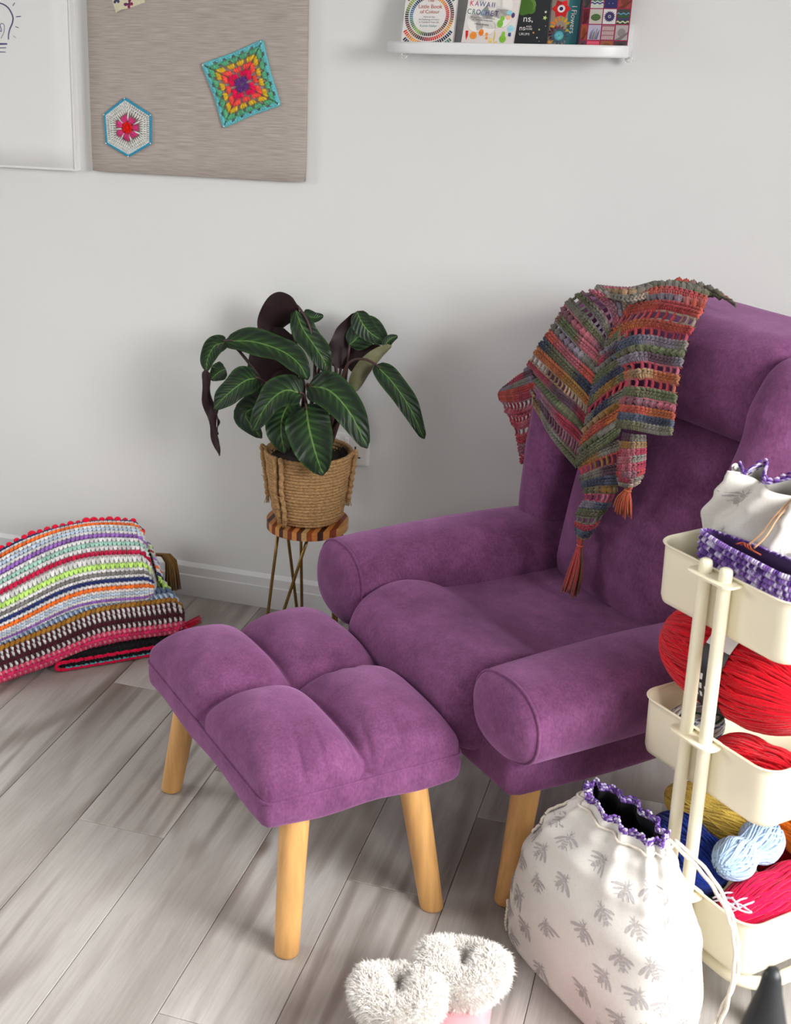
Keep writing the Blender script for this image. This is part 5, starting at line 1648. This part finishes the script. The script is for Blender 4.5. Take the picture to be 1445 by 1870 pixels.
# ------------------------------------------------------------------ crochet work: stitches laid on a surface
def crochet(mb, Q, rows, stitch_w, rg, length_of=None, r=.0034, lift=.002, alt=False, mi=0):
    """Q(a, b) -> point; rows: list of (type, [colours]); a runs along a row, b across the rows"""
    n = len(rows)
    def nrm(a, b):
        e = 1e-3
        p = Q(a, b); u_ = Q(min(1, a+e), b)-Q(max(0, a-e), b); v_ = Q(a, min(1, b+e))-Q(a, max(0, b-e))
        k = u_.cross(v_)
        return k.normalized() if k.length > 1e-12 else Vector((0, -1, 0))
    for k, (ty, cols) in enumerate(rows):
        b0, b1 = k/n, (k+1)/n
        L_ = sum((Q((i+1)/8, (b0+b1)/2)-Q(i/8, (b0+b1)/2)).length for i in range(8))
        H_ = (Q(.5, b1)-Q(.5, b0)).length
        w = stitch_w*(1.7 if ty in 'op' else 1.0)
        m = max(2, int(L_/w))
        def pt(a, b, d): 
            a = max(0, min(1, a)); b = max(0, min(1, b))
            return Q(a, b)+nrm(a, b)*d
        ph = rg.uniform(0, 6)
        def colr(i):
            if alt: c = cols[i % len(cols)]
            else:
                f = (i/m*2.2+ph) % len(cols); ca_, cb_ = cols[int(f)], cols[(int(f)+1) % len(cols)]; q_ = sstep(.25, .75, f-int(f))
                c = tuple(lerp(ca_[k_], cb_[k_], q_) for k_ in range(3))
            f_ = rg.uniform(.74, 1.18); return tuple(x*f_ for x in c)
        for i in range(m):
            a0, a1 = i/m, (i+1)/m; am = (a0+a1)/2; da = 1/m; db = b1-b0
            c = colr(i)
            if ty == 'c':        # row of chain Vs lying along the row, with short posts under them
                c2 = tuple(x*.84 for x in c); r1 = r*.72
                mb.tube([pt(a0-da*.15, b0+db*.30, lift), pt(a0+da*.45, b0+db*.10, lift+r*1.3), pt(a1+da*.25, b0+db*.02, lift+r*.5)], [r1*.7, r1*1.15, r1*.7], 5, col=c, mi=mi)
                mb.tube([pt(a0-da*.15, b0+db*.30, lift), pt(a0+da*.45, b0+db*.46, lift+r*1.3), pt(a1+da*.25, b0+db*.50, lift+r*.5)], [r1*.7, r1*1.15, r1*.7], 5, col=c2, mi=mi)
                mb.tube([pt(a0+da*.15, b0+db*.45, lift), pt(a0+da*.35, b0+db*.72, lift+r*.9), pt(a0+da*.25, b0+db*1.02, lift)], [r1*.7, r1*1.1, r1*.8], 5, col=c, mi=mi)
                mb.tube([pt(a0+da*.65, b0+db*.45, lift), pt(a0+da*.85, b0+db*.72, lift+r*.9), pt(a0+da*.75, b0+db*1.02, lift)], [r1*.7, r1*1.1, r1*.8], 5, col=c2, mi=mi)
            elif ty == 'o':      # open row of twisted bars
                j = rg.uniform(-.12, .12)*da
                P = [pt(am+j+da*.05*sin(q*2.0), b0+db*q/5, lift+r*.3) for q in range(6)]
                mb.tube(P, [r*.85]*6, 5, col=c, mi=mi)
                mb.tube([p+(P[1]-P[0]).normalized()*.001+nrm(am, (b0+b1)/2)*(r*.5*sin(q*1.9)) for q, p in enumerate(P)], [r*.6]*6, 4, col=tuple(x*.8 for x in c), mi=mi)
            elif ty == 'p':      # puff stitches
                for q in (-1, 0, 1):
                    mb.tube([pt(am+q*da*.10, b0+db*.08, lift), pt(am+q*da*.27, b0+db*.5, lift+r*1.7-abs(q)*r*.6), pt(am+q*da*.08, b0+db*.92, lift)], [r*.7, r*1.45, r*.7], 6, col=tuple(x*(.9+.1*q) for x in c), mi=mi)
            elif ty == 'w':      # wide V stitches (blanket), two yarns held together where two colours are given
                c2 = c
                if alt and len(cols) == 2:
                    f_ = rg.uniform(.8, 1.1); c = tuple(x*f_ for x in cols[0]); c2 = tuple(x*f_ for x in cols[1])
                mb.tube([pt(a0+da*.05, b0+db*.02, lift), pt(a0+da*.30, b0+db*.5, lift+r), pt(am, b0+db*1.0, lift)], [r*.8, r*1.15, r*.8], 5, col=c, mi=mi)
                mb.tube([pt(a0+da*.95, b0+db*.02, lift), pt(a0+da*.70, b0+db*.5, lift+r), pt(am, b0+db*1.0, lift)], [r*.8, r*1.15, r*.8], 5, col=c2, mi=mi)
            elif ty == 'z':      # wavy ridge
                mb.tube([pt(a0-da*.05, b0+db*.60, lift), pt(a0+da*.25, b0+db*.25, lift+r), pt(am, b0+db*.40, lift+r*1.2), pt(a0+da*.75, b0+db*.75, lift+r), pt(a1+da*.05, b0+db*.60, lift)], [r*.9, r*1.2, r*1.35, r*1.2, r*.9], 5, col=c, mi=mi)
        # cords along the edges of the open rows
        if ty in 'op':
            for bb in (b0+.02/n, b1-.02/n):
                q_ = max(8, m)
                P = [pt(i/q_, bb+.06/n*sin(i*2.4), lift) for i in range(q_+1)]
                for i in range(0, q_, 6):
                    seg = P[i:i+7]
                    if len(seg) > 1: mb.tube(seg, r*.8, 5, col=colr(i), caps=False, mi=mi)
def patch(G):
    """smooth surface through a grid of control points G[b][a]"""
    nb, na = len(G), len(G[0])
    G = [[Vector(p) for p in row] for row in G]
    def cat(P, t):
        m = len(P)-1
        if m == 0: return P[0]
        x = t*m; k = min(int(x), m-1); x -= k
        b, c = P[k], P[k+1]; a = P[k-1] if k > 0 else 2*b-c; d = P[k+2] if k+2 <= m else 2*c-b
        return 0.5*((2*b)+(c-a)*x+(2*a-5*b+4*c-d)*x*x+(3*b-a-3*c+d)*x**3)
    return lambda a, b: cat([cat(r_, a) for r_ in G], b)
def tassel(parent, org, top, mid_, end, spread, cols, rg, n=46, head=.010, r=.0017, flat=.45, side=None):
    top, mid_, end = Vector(top), Vector(mid_), Vector(end)
    mb = MB()
    ax = (end-top).normalized()
    sd = Vector(side).normalized() if side is not None else ax.cross(Vector((0, 1, 0))).normalized()
    nn = ax.cross(sd).normalized()
    for k in range(n):
        u_, v_ = rg.uniform(-1, 1), rg.uniform(-1, 1)*flat
        f_ = rg.uniform(.7, 1.2); c = tuple(x*f_ for x in rg.choice(cols))
        hp = top+ax*head*1.7
        P = [top, top+ax*head*.9+(sd*u_+nn*v_)*head*.85, hp+(sd*u_+nn*v_)*head*.55, mid_+(sd*u_+nn*v_)*spread*.75, end+(sd*u_+nn*v_)*spread+ax*rg.uniform(-.012, .006)]
        mb.tube([p-org for p in bezier(P, 11)], r, 5, col=c)
    P = [top+ax*head*1.7+(sd*cos(a)+nn*sin(a)*.8)*head*.68-org for a in [2*pi*i/12 for i in range(12)]]
    mb.tube(P, r*1.2, 5, closed=True, col=cols[0])
    return mb.build('tassel', M_yarn, parent)

# ------------------------------------------------------------------ shawl over the chair back
vs_tab = [(.38, -.590), (.45, -.582), (.527, -.574), (.60, -.568), (.72, -.556), (.80, -.536), (.88, -.512), (.95, -.486), (1.0, -.460), (1.04, -.44)]
def back_surf(u, z):
    v = cr1(vs_tab, z)
    if u < -.045: v += min(.16, ((-.045-u)/.05)**2*.05)
    return v
def dr_(x, y, mode=None, val=None, off=0.0):
    """study-picture coordinates of the shawl to a point lying on the chair back"""
    X, Y = 880+x/2.558, 490+y/2.558
    d = _R*((X-514.4)/2427.7)-_U*((Y-802.4)/2427.7)+_fw
    if mode == 'z': p = CAM+d*((val-CAM.z)/d.z)
    elif mode == 'v':
        p = CAM+d*((val-CAM.dot(E2))/d.dot(E2))
    else:
        v = -.5
        for _ in range(30):
            p = CAM+d*((v-off-CAM.dot(E2))/d.dot(E2))
            v = v*.4+back_surf(p.dot(E1), p.z)*.6
    return p
sg = random.Random(17)
SW = {'grey': srgb(124, 120, 112), 'olive': srgb(106, 106, 82), 'mauve': srgb(140, 98, 112), 'pink': srgb(176, 98, 112), 'red': srgb(172, 66, 70), 'coral': srgb(180, 84, 72), 'blue': srgb(86, 92, 112), 'navy': srgb(58, 62, 82),
      'tan': srgb(156, 128, 98), 'orange': srgb(176, 98, 62), 'ochre': srgb(140, 104, 56), 'green': srgb(102, 110, 82), 'plum': srgb(94, 68, 82), 'rose': srgb(160, 60, 80), 'beige': srgb(166, 146, 132), 'lilac': srgb(132, 122, 136)}
def cl(*n): return [SW[x] for x in n]
shawl = empty('crochet_shawl', dr_(600, 300)); tag(shawl, 'multicoloured striped crochet shawl with tassels draped over the armchair back', 'shawl')
SO = shawl.location.copy()
def shawl_patch(G, rows, sw=.0105, r=.0038, name='panel'):
    Q0 = patch(G); Q = lambda a, b: Q0(a, b)-SO
    mb = MB(); e = Q(.5, .5)
    # stitches must stand on the side that looks at the room
    n_ = (Q(.55, .5)-Q(.45, .5)).cross(Q(.5, .55)-Q(.5, .45))
    fl = n_.dot(-E2+Vector((0, 0, .3))) < 0
    QQ = (lambda a, b: Q(1-a, b)) if fl else Q
    crochet(mb, QQ, rows, sw, sg, r=r)
    return mb.build(name, M_yarn, shawl)
D = dr_
top_z = 1.045
rows_right = [('p', cl('grey', 'olive')), ('c', cl('coral', 'red')), ('p', cl('coral', 'lilac', 'grey')), ('c', cl('red', 'coral')), ('o', cl('red', 'pink', 'beige')), ('c', cl('red', 'coral', 'orange')), ('o', cl('rose', 'red', 'grey')), ('c', cl('blue', 'grey', 'lilac')),
              ('p', cl('green', 'olive')), ('c', cl('plum', 'lilac')), ('o', cl('rose', 'red', 'pink')), ('c', cl('tan', 'orange')), ('o', cl('red', 'rose', 'tan')), ('c', cl('olive', 'green')), ('p', cl('mauve', 'pink')), ('c', cl('orange', 'coral')), ('c', cl('navy', 'blue')), ('c', cl('olive', 'grey'))]
GR = [[D(700, 125, 'z', 1.050), D(780, 85, 'z', 1.052), D(880, 70, 'z', 1.058), D(960, 90, 'z', 1.056), D(1060, 120, 'z', 1.048)],
      [D(690, 175, None, None, .014), D(780, 165, None, None, .012), D(860, 160, None, None, .012), D(960, 180, None, None, .01), D(1035, 205, None, None, .01)],
      [D(600, 340, None, None, .012), D(700, 290, None, None, .024), D(800, 280, None, None, .016), D(900, 300, None, None, .012), D(985, 310, None, None, .012)],
      [D(640, 430, None, None, .016), D(720, 400, None, None, .034), D(800, 405, None, None, .022), D(880, 420, None, None, .016), D(950, 425, None, None, .016)],
      [D(680, 520, None, None, .020), D(740, 515, None, None, .040), D(800, 520, None, None, .026), D(870, 535, None, None, .020), D(925, 545, None, None, .022)],
      [D(655, 640, None, None, .024), D(720, 645, None, None, .042), D(790, 660, None, None, .032), D(860, 670, None, None, .028), D(910, 680, None, None, .030)],
      [D(635, 745, None, None, .030), D(700, 755, None, None, .048), D(770, 770, None, None, .042), D(840, 782, None, None, .038), D(895, 782, None, None, .040)]]
shawl_patch(GR, rows_right, .0108, .0040)
# strip that goes back over the top of the chair
GT = [[D(850, 75, 'z', 1.058), D(960, 90, 'z', 1.056), D(1060, 120, 'z', 1.046)], [D(900, 66, 'z', 1.060), D(1000, 85, 'z', 1.056), D(1120, 130, 'z', 1.050)], [D(1000, 100, 'z', 1.050), D(1100, 125, 'z', 1.046), D(1188, 185, 'z', 1.036)]]
shawl_patch(GT, [('c', cl('grey', 'olive')), ('p', cl('grey', 'olive', 'coral')), ('c', cl('grey', 'coral'))], .0108, .0040)
GC = [[D(505, 112, 'z', 1.030), D(600, 140, 'z', 1.034), D(680, 165, 'z', 1.036), D(770, 150, 'z', 1.040)], [D(530, 96, 'z', 1.046), D(610, 108, 'z', 1.046), D(700, 112, 'z', 1.050), D(800, 85, 'z', 1.052)], [D(560, 100, 'z', 1.036), D(640, 106, 'z', 1.040), D(720, 104, 'z', 1.046), D(840, 72, 'z', 1.048)]]
shawl_patch(GC, [('c', cl('grey', 'beige')), ('p', cl('grey', 'tan')), ('c', cl('pink', 'grey')), ('c', cl('grey', 'olive'))], .0108, .0040)
# left panel: rows fall from the upper left to the spine
rows_left = [('c', cl('grey', 'beige')), ('p', cl('grey', 'lilac')), ('c', cl('mauve', 'pink')), ('o', cl('mauve', 'plum')), ('c', cl('olive', 'grey')), ('o', cl('lilac', 'grey', 'olive')), ('c', cl('grey', 'olive')), ('p', cl('pink', 'mauve')), ('c', cl('pink', 'green')),
             ('p', cl('grey', 'lilac')), ('c', cl('pink', 'coral')), ('c', cl('olive', 'navy')), ('c', cl('orange', 'ochre')), ('o', cl('beige', 'tan')), ('c', cl('rose', 'plum')), ('p', cl('green', 'lilac', 'olive')), ('c', cl('rose', 'mauve')), ('o', cl('plum', 'mauve')), ('c', cl('olive', 'grey', 'tan'))]
def off(o_): return dict(mode=None, val=None, off=o_)
GL = [[D(640, 112, 'z', 1.046), D(670, 135, **off(.016)), D(690, 170, **off(.012))],
      [D(500, 98, 'z', 1.046), D(590, 190, **off(.030)), D(625, 290, **off(.008))],
      [D(410, 150, **off(.014)), D(500, 255, **off(.034)), D(585, 360, **off(.008))],
      [D(335, 270, **off(.018)), D(450, 390, **off(.038)), D(545, 480, **off(.010))],
      [D(255, 385, **off(.020)), D(395, 520, **off(.040)), D(505, 640, **off(.010))],
      [D(215, 480, **off(.016)), D(350, 640, **off(.036)), D(480, 770, **off(.012))],
      [D(235, 640, **off(.014)), D(330, 790, **off(.026)), D(445, 935, **off(.014))]]
shawl_patch(GL, rows_left, .0100, .0038)
# middle panel between the spine and the right fold
rows_mid = [('c', cl('grey', 'red')), ('o', cl('red', 'coral')), ('o', cl('red', 'olive')), ('c', cl('olive', 'grey')), ('p', cl('grey', 'lilac')), ('c', cl('rose', 'plum')), ('p', cl('blue', 'grey')), ('c', cl('olive', 'green')), ('c', cl('blue', 'navy')), ('c', cl('ochre', 'olive')), ('o', cl('red', 'rose')), ('c', cl('navy', 'grey')),
            ('p', cl('ochre', 'tan')), ('c', cl('orange', 'coral')), ('p', cl('grey', 'olive')), ('c', cl('green', 'olive'))]
GM = [[D(690, 165, **off(.012)), D(705, 165, **off(.012)), D(715, 165, **off(.012))],
      [D(585, 360, **off(.008)), D(640, 310, **off(.016)), D(690, 270, **off(.014))],
      [D(545, 480, **off(.010)), D(620, 420, **off(.020)), D(720, 360, **off(.010))],
      [D(505, 640, **off(.012)), D(600, 560, **off(.024)), D(700, 490, **off(.010))],
      [D(480, 780, **off(.014)), D(570, 700, **off(.028)), D(660, 640, **off(.014))],
      [D(445, 930, **off(.016)), D(540, 860, **off(.030)), D(650, 780, **off(.020))]]
shawl_patch(GM, rows_mid, .0100, .0038)
# tail with the long tassel
rows_tail = [('c', cl('grey', 'ochre')), ('o', cl('red', 'ochre')), ('c', cl('plum', 'grey')), ('c', cl('navy', 'blue')), ('p', cl('ochre', 'olive')), ('o', cl('rose', 'pink')), ('c', cl('lilac', 'blue')), ('c', cl('olive', 'green')), ('o', cl('olive', 'grey')), ('c', cl('rose', 'red')), ('c', cl('blue', 'navy')), ('c', cl('navy', 'blue')), ('c', cl('ochre', 'tan'))]
GTl = [[D(455, 905, **off(.010)), D(540, 850, **off(.024)), D(650, 800, **off(.012))],
       [D(465, 990, **off(.010)), D(560, 960, **off(.030)), D(655, 940, **off(.012))],
       [D(490, 1060, **off(.010)), D(560, 1060, **off(.030)), D(620, 1060, **off(.012))],
       [D(450, 1150, **off(.010)), D(515, 1155, **off(.026)), D(575, 1130, **off(.012))],
       [D(443, 1215, **off(.010)), D(485, 1235, **off(.022)), D(520, 1205, **off(.012))],
       [D(462, 1248, **off(.012)), D(475, 1262, **off(.018)), D(492, 1250, **off(.012))]]
shawl_patch(GTl, rows_tail, .0095, .0036)
GT2 = [[D(670, 770, **off(.014)), D(715, 780, **off(.030)), D(765, 780, **off(.014))],
       [D(655, 870, **off(.014)), D(705, 870, **off(.036)), D(765, 860, **off(.014))],
       [D(640, 960, **off(.014)), D(700, 960, **off(.036)), D(755, 940, **off(.014))],
       [D(655, 1015, **off(.012)), D(690, 1020, **off(.024)), D(725, 1000, **off(.012))]]
shawl_patch(GT2, [('c', cl('grey', 'plum')), ('c', cl('ochre', 'tan')), ('c', cl('rose', 'pink')), ('c', cl('pink', 'grey')), ('c', cl('rose', 'pink')), ('c', cl('mauve', 'red')), ('c', cl('rose', 'grey')), ('c', cl('grey', 'beige'))], .0095, .0036)
# loose flap on the far side of the wing
GF = [[D(235, 470, 'v', -.475), D(180, 500, 'v', -.47), D(110, 560, 'v', -.462)],
      [D(265, 560, 'v', -.478), D(170, 590, 'v', -.472), D(85, 595, 'v', -.462)],
      [D(250, 660, 'v', -.470), D(185, 690, 'v', -.466), D(125, 680, 'v', -.462)],
      [D(232, 760, 'v', -.466), D(190, 780, 'v', -.464), D(165, 770, 'v', -.462)],
      [D(205, 905, 'v', -.464), D(196, 912, 'v', -.463), D(190, 915, 'v', -.462)]]
shawl_patch(GF, [('c', cl('rose', 'plum')), ('c', cl('grey', 'lilac')), ('c', cl('red', 'coral')), ('c', cl('coral', 'rose')), ('o', cl('rose', 'mauve')), ('p', cl('rose', 'pink')), ('o', cl('rose', 'red')), ('c', cl('rose', 'pink')), ('o', cl('rose', 'mauve')), ('c', cl('rose', 'red')), ('c', cl('rose', 'mauve')), ('c', cl('rose', 'red'))], .0095, .0034)
TAS = cl('coral', 'red', 'orange', 'olive')
tassel(shawl, SO, D(468, 1258, **off(.016)), D(445, 1400, **off(.020)), D(415, 1515, **off(.018)), .021, TAS, sg, 60, .0105, side=E1)
tassel(shawl, SO, D(690, 1000, **off(.018)), D(668, 1080, **off(.022)), D(660, 1145, **off(.020)), .021, [SW['orange'], SW['coral'], srgb(160, 66, 36)], sg, 60, .010, side=E1)
# ------------------------------------------------------------------ folded blankets on the floor
BO = Vector((-1.303, -.304, 0)); B1 = Vector((.75, .66, 0)).normalized(); B2 = Vector((.66, -.75, 0)).normalized()
def bw(s, t, z): return BO+B1*s+B2*t+Vector((0, 0, z))
wr = random.Random(41)
def roll_profile(t0, t1, zb, zt, n=40):
    """back edge -> flat top -> rounded front -> underneath, as (t, z)"""
    h = zt-zb; r = h/2
    pts = [(t0, lerp(zb, zt, .55)), (t0+.01, zt-.012), (t0+.04, zt-.002)]
    pts += [(lerp(t0+.08, t1-r*1.6, i/4), zt) for i in range(5)]
    for i in range(1, 9):
        a = pi/2-pi*i/9; pts.append((t1-r*1.0+r*1.0*cos(a), zb+r+r*sin(a)))
    P = bezier([(0, a, b) for a, b in pts], n)
    return [(p.y, p.z) for p in P]
def blanket(name, label, s0, s1, t0, t1, zb, zt, shape, rows, sw, r, body_col, skew=0.0):
    """folded blanket; shape(s, t, z) gives the sag of the pile"""
    o = empty(name, bw((s0+s1)/2, (t0+t1)/2, zb)); tag(o, label, 'blanket', 'folded blankets in a pile by the wall')
    org = o.location.copy()
    prof = roll_profile(t0, t1, zb, zt)
    zm = (zb+zt)/2; half = (zt-zb)/2
    def Q(a, b):
        x = b*(len(prof)-1); k = min(int(x), len(prof)-2); x -= k
        t = lerp(prof[k][0], prof[k+1][0], x); z = lerp(prof[k][1], prof[k+1][1], x)
        s = lerp(s0, s1, a)
        # rounded right hand end
        e = max(0, (s-(s1-.030))/.030, ((s0+.030)-s)/.030)
        kz = sqrt(max(.04, 1-e*e))
        z = zm+(z-zm)*kz
        return shape(s+skew*(t-t1), t, z)-org
    body = MB()
    body.grid(lambda a, b: Q(a, b), 60, 50, col=body_col)
    # right end cap and underside
    cap = [Q(1, j/49) for j in range(50)]
    body.add(cap, [tuple(range(50))], body_col)
    body.add([Q(0, j/49) for j in range(50)], [tuple(range(49, -1, -1))], body_col)
    body.grid(lambda a, b: shape(lerp(s0, s1, a)+skew*(lerp(t0, t1, b)-t1), lerp(t0+.005, t1-.02, b), zb+.0015)-org, 30, 6, col=body_col)
    body.build('folded_body', M_yarn, o)
    mb = MB()
    QQ = lambda a, b: Q(a, b)
    n_ = (QQ(.55, .5)-QQ(.45, .5)).cross(QQ(.5, .55)-QQ(.5, .45))
    if n_.z < 0: QQ = lambda a, b: Q(1-a, b)
    crochet(mb, QQ, rows, sw, wr, r=r, lift=.0008, alt=True)
    mb.build('stitches', M_yarn, o)
    return o, Q, org
WH = srgb(226, 224, 224)
C9 = {'grey': srgb(128, 124, 122), 'navy': srgb(40, 50, 108), 'orange': srgb(255, 122, 44), 'sky': srgb(196, 212, 232), 'purple': srgb(164, 112, 200), 'mint': srgb(168, 212, 196), 'crim': srgb(206, 20, 72), 'lime': srgb(196, 236, 120), 'white': WH,
      'brown': srgb(78, 30, 40), 'pink': srgb(244, 60, 120), 'ochre': srgb(176, 122, 46), 'bluegrey': srgb(112, 134, 170), 'rose': srgb(240, 150, 160), 'hot': srgb(246, 20, 76), 'teal': srgb(110, 190, 200)}
def k9(*n): return [C9[x] for x in n]
def sag_top(s, t, z):
    # highest towards the back and the middle, drooping to the left and the front
    d = .030*exp(-((s+.20)/.22)**2)*exp(-((t+.20)/.16)**2)-.050*sstep(-.22, -.62, s)-.012*sstep(-.10, .0, t)
    zz = (z-.135)*(1-.25*sstep(-.3, -.62, s))+.135
    return bw(s, t+.012*sin(s*9)+.03*sstep(-.25, -.6, s), max(.045, zz+d*min(1, (z-.04)/.10))+.003*sin(s*21+t*8))
rows_top = []
for nm, ty in (('grey', 'z'), ('navy', 'z'), ('orange', 'z'), ('sky', 'w'), ('purple', 'z'), ('mint', 'w'), ('crim', 'z'), ('lime', 'w'), ('grey', 'z'), ('navy', 'z'), ('orange', 'z'), ('sky', 'w'), ('purple', 'w'), ('mint', 'w')):
    rows_top += [('w', k9('white')), (ty, k9(nm))]
rows_top += [('w', k9('white')), ('z', k9('crim'))]
top_b, QT, ot = blanket('folded_blanket', 'striped crochet blanket with red pompom edge on top of the pile', -.66, -.060, -.318, .012, .132, .228, sag_top, rows_top, .0125, .0036, tuple(x*.75 for x in WH), skew=-.18)
# second fold of the same blanket showing at the right end
MB().rbox((0, 0, 0), (.06, .24, .045), (.022, .04, .022), 10, lambda p: sag_top(-.045+p.x+.15*(p.y*-1), -.15+p.y, .150+p.z)-ot, col=tuple(x*.8 for x in WH)).build('under_fold', M_yarn, top_b)
mb = MB()
uf = lambda a, b: sag_top(-.018-.15*lerp(-.115, .115, b)+.012*sin(a*pi), -.15+lerp(-.115, .115, b), .130+.045*a)-ot
crochet(mb, lambda a, b: uf(a, b), [('c', k9(x)) for x in ('grey', 'white', 'lime', 'white', 'crim', 'white', 'mint', 'purple', 'white', 'sky', 'orange', 'white', 'navy', 'lime')], .012, wr, r=.0036)
mb.build('fold_stitches', M_yarn, top_b)
# pompoms along the back edge
for k in range(26):
    a = 1-k*.036
    p = QT(a, .085+.02*(k % 2))
    mb = MB(); rr = wr.uniform(.0085, .0135)
    c_ = Vector((p.x, p.y, p.z+.008))
    mb.ball(c_, rr, 9, 6, col=srgb(226, 18, 56), sc=(1, 1, .9))
    mb.build('pompom', M_yarn, top_b)
# middle blanket
def sag_mid(s, t, z):
    d = -.055*sstep(-.20, -.60, s)
    k = max(.0, (z-.032)/.09)
    return bw(s, t+.05*sstep(-.2, -.6, s)+.008*sin(s*13), max(.004+.6*(z-.032), z+d*(.75+.25*k))+.002*sin(s*25))
rows_mid9 = [('w', k9(x)) for x in ('crim', 'rose', 'bluegrey', 'white', 'crim', 'lime', 'bluegrey', 'rose', 'sky', 'lime', 'bluegrey')]
rows_mid9 += [('w', k9('bluegrey', 'sky')), ('z', k9('ochre')), ('w', k9('brown', 'white')), ('w', k9('brown', 'white')), ('w', k9('brown', 'brown')), ('w', k9('brown', 'white')), ('w', k9('pink', 'rose')), ('w', k9('pink')), ('w', k9('pink', 'rose')), ('w', k9('pink')), ('w', k9('pink'))]
mid_b, QM, om = blanket('folded_blanket', 'brown, pink and blue striped crochet blanket in the middle of the pile', -.68, .012, -.335, .036, .030, .138, sag_mid, rows_mid9, .0135, .0044, srgb(90, 50, 60))
tassel(mid_b, om, bw(-.012, -.250, .175), at(309, 1018, -.140), at(317, 1076, -.130), .017, [srgb(130, 96, 48), srgb(170, 130, 70), srgb(100, 74, 40)], wr, 110, .012, side=B1, flat=.7)
# bottom blanket
def sag_bot(s, t, z): return bw(s, t, z)
bot_b, QB, obt = blanket('folded_blanket', 'black crochet blanket with teal clusters and hot pink edging at the bottom of the pile', -.315, .020, -.30, .046, .0015, .034, sag_bot, [('c', [(.012, .012, .014)])]*24, .012, .0034, (.012, .012, .014))
mb = MB()
for k in range(15):
    p = QB(.05+k*.063, .80); q = QB(.05+k*.063, .86)
    for j in (-1, 0, 1): mb.tube([p+B1*j*.003, (p+q)/2+B1*j*.005+B2*.006, q+B1*j*.003], [.003, .0052, .003], 6, col=C9['teal'])
for k in range(10):
    p = QB(.1+k*.09, .70)
    mb.ball(p+Vector((0, 0, .002)), .006, 6, 4, col=srgb(196, 60, 66))
mb.build('teal_clusters', M_yarn, bot_b)
mb = MB()
for z_, tt in ((.026, .048), (.007, .050)):
    P = [bw(lerp(-.318, .022, i/40), tt+.001*sin(i*1.7), z_+.001*sin(i*2.3))-obt for i in range(41)]
    mb.tube(P, .0046, 7, col=C9['hot'])
    for i in range(40): mb.ball((P[i]+P[i+1])/2+B2*.002, .0045, 5, 4, col=C9['hot'])
P = [bw(-.318-.012*sin(a), .049, .0165+.0095*cos(a))-obt for a in [pi*i/8 for i in range(9)]]
mb.tube(P, .0046, 7, col=C9['hot'])
P = [bw(.028+.004*sin(i*1.3), lerp(.045, -.25, i/30), .030+.012*sin(i*.5))-obt for i in range(31)]
mb.tube(P, .0055, 7, col=C9['hot'])
mb.build('pink_edging', M_yarn, bot_b)
tassel(bot_b, obt, at_z(326, 1152, .030), at_z(342, 1141, .036), at_z(364, 1131, .026), .012, [C9['hot'], srgb(230, 16, 70)], wr, 40, .011, side=B2, flat=.6)
tassel(bot_b, obt, at_z(313, 1160, .026), at_z(304, 1172, .018), at_z(297, 1190, .007), .010, [C9['hot'], srgb(230, 16, 70)], wr, 40, .010, side=B1, flat=.6)
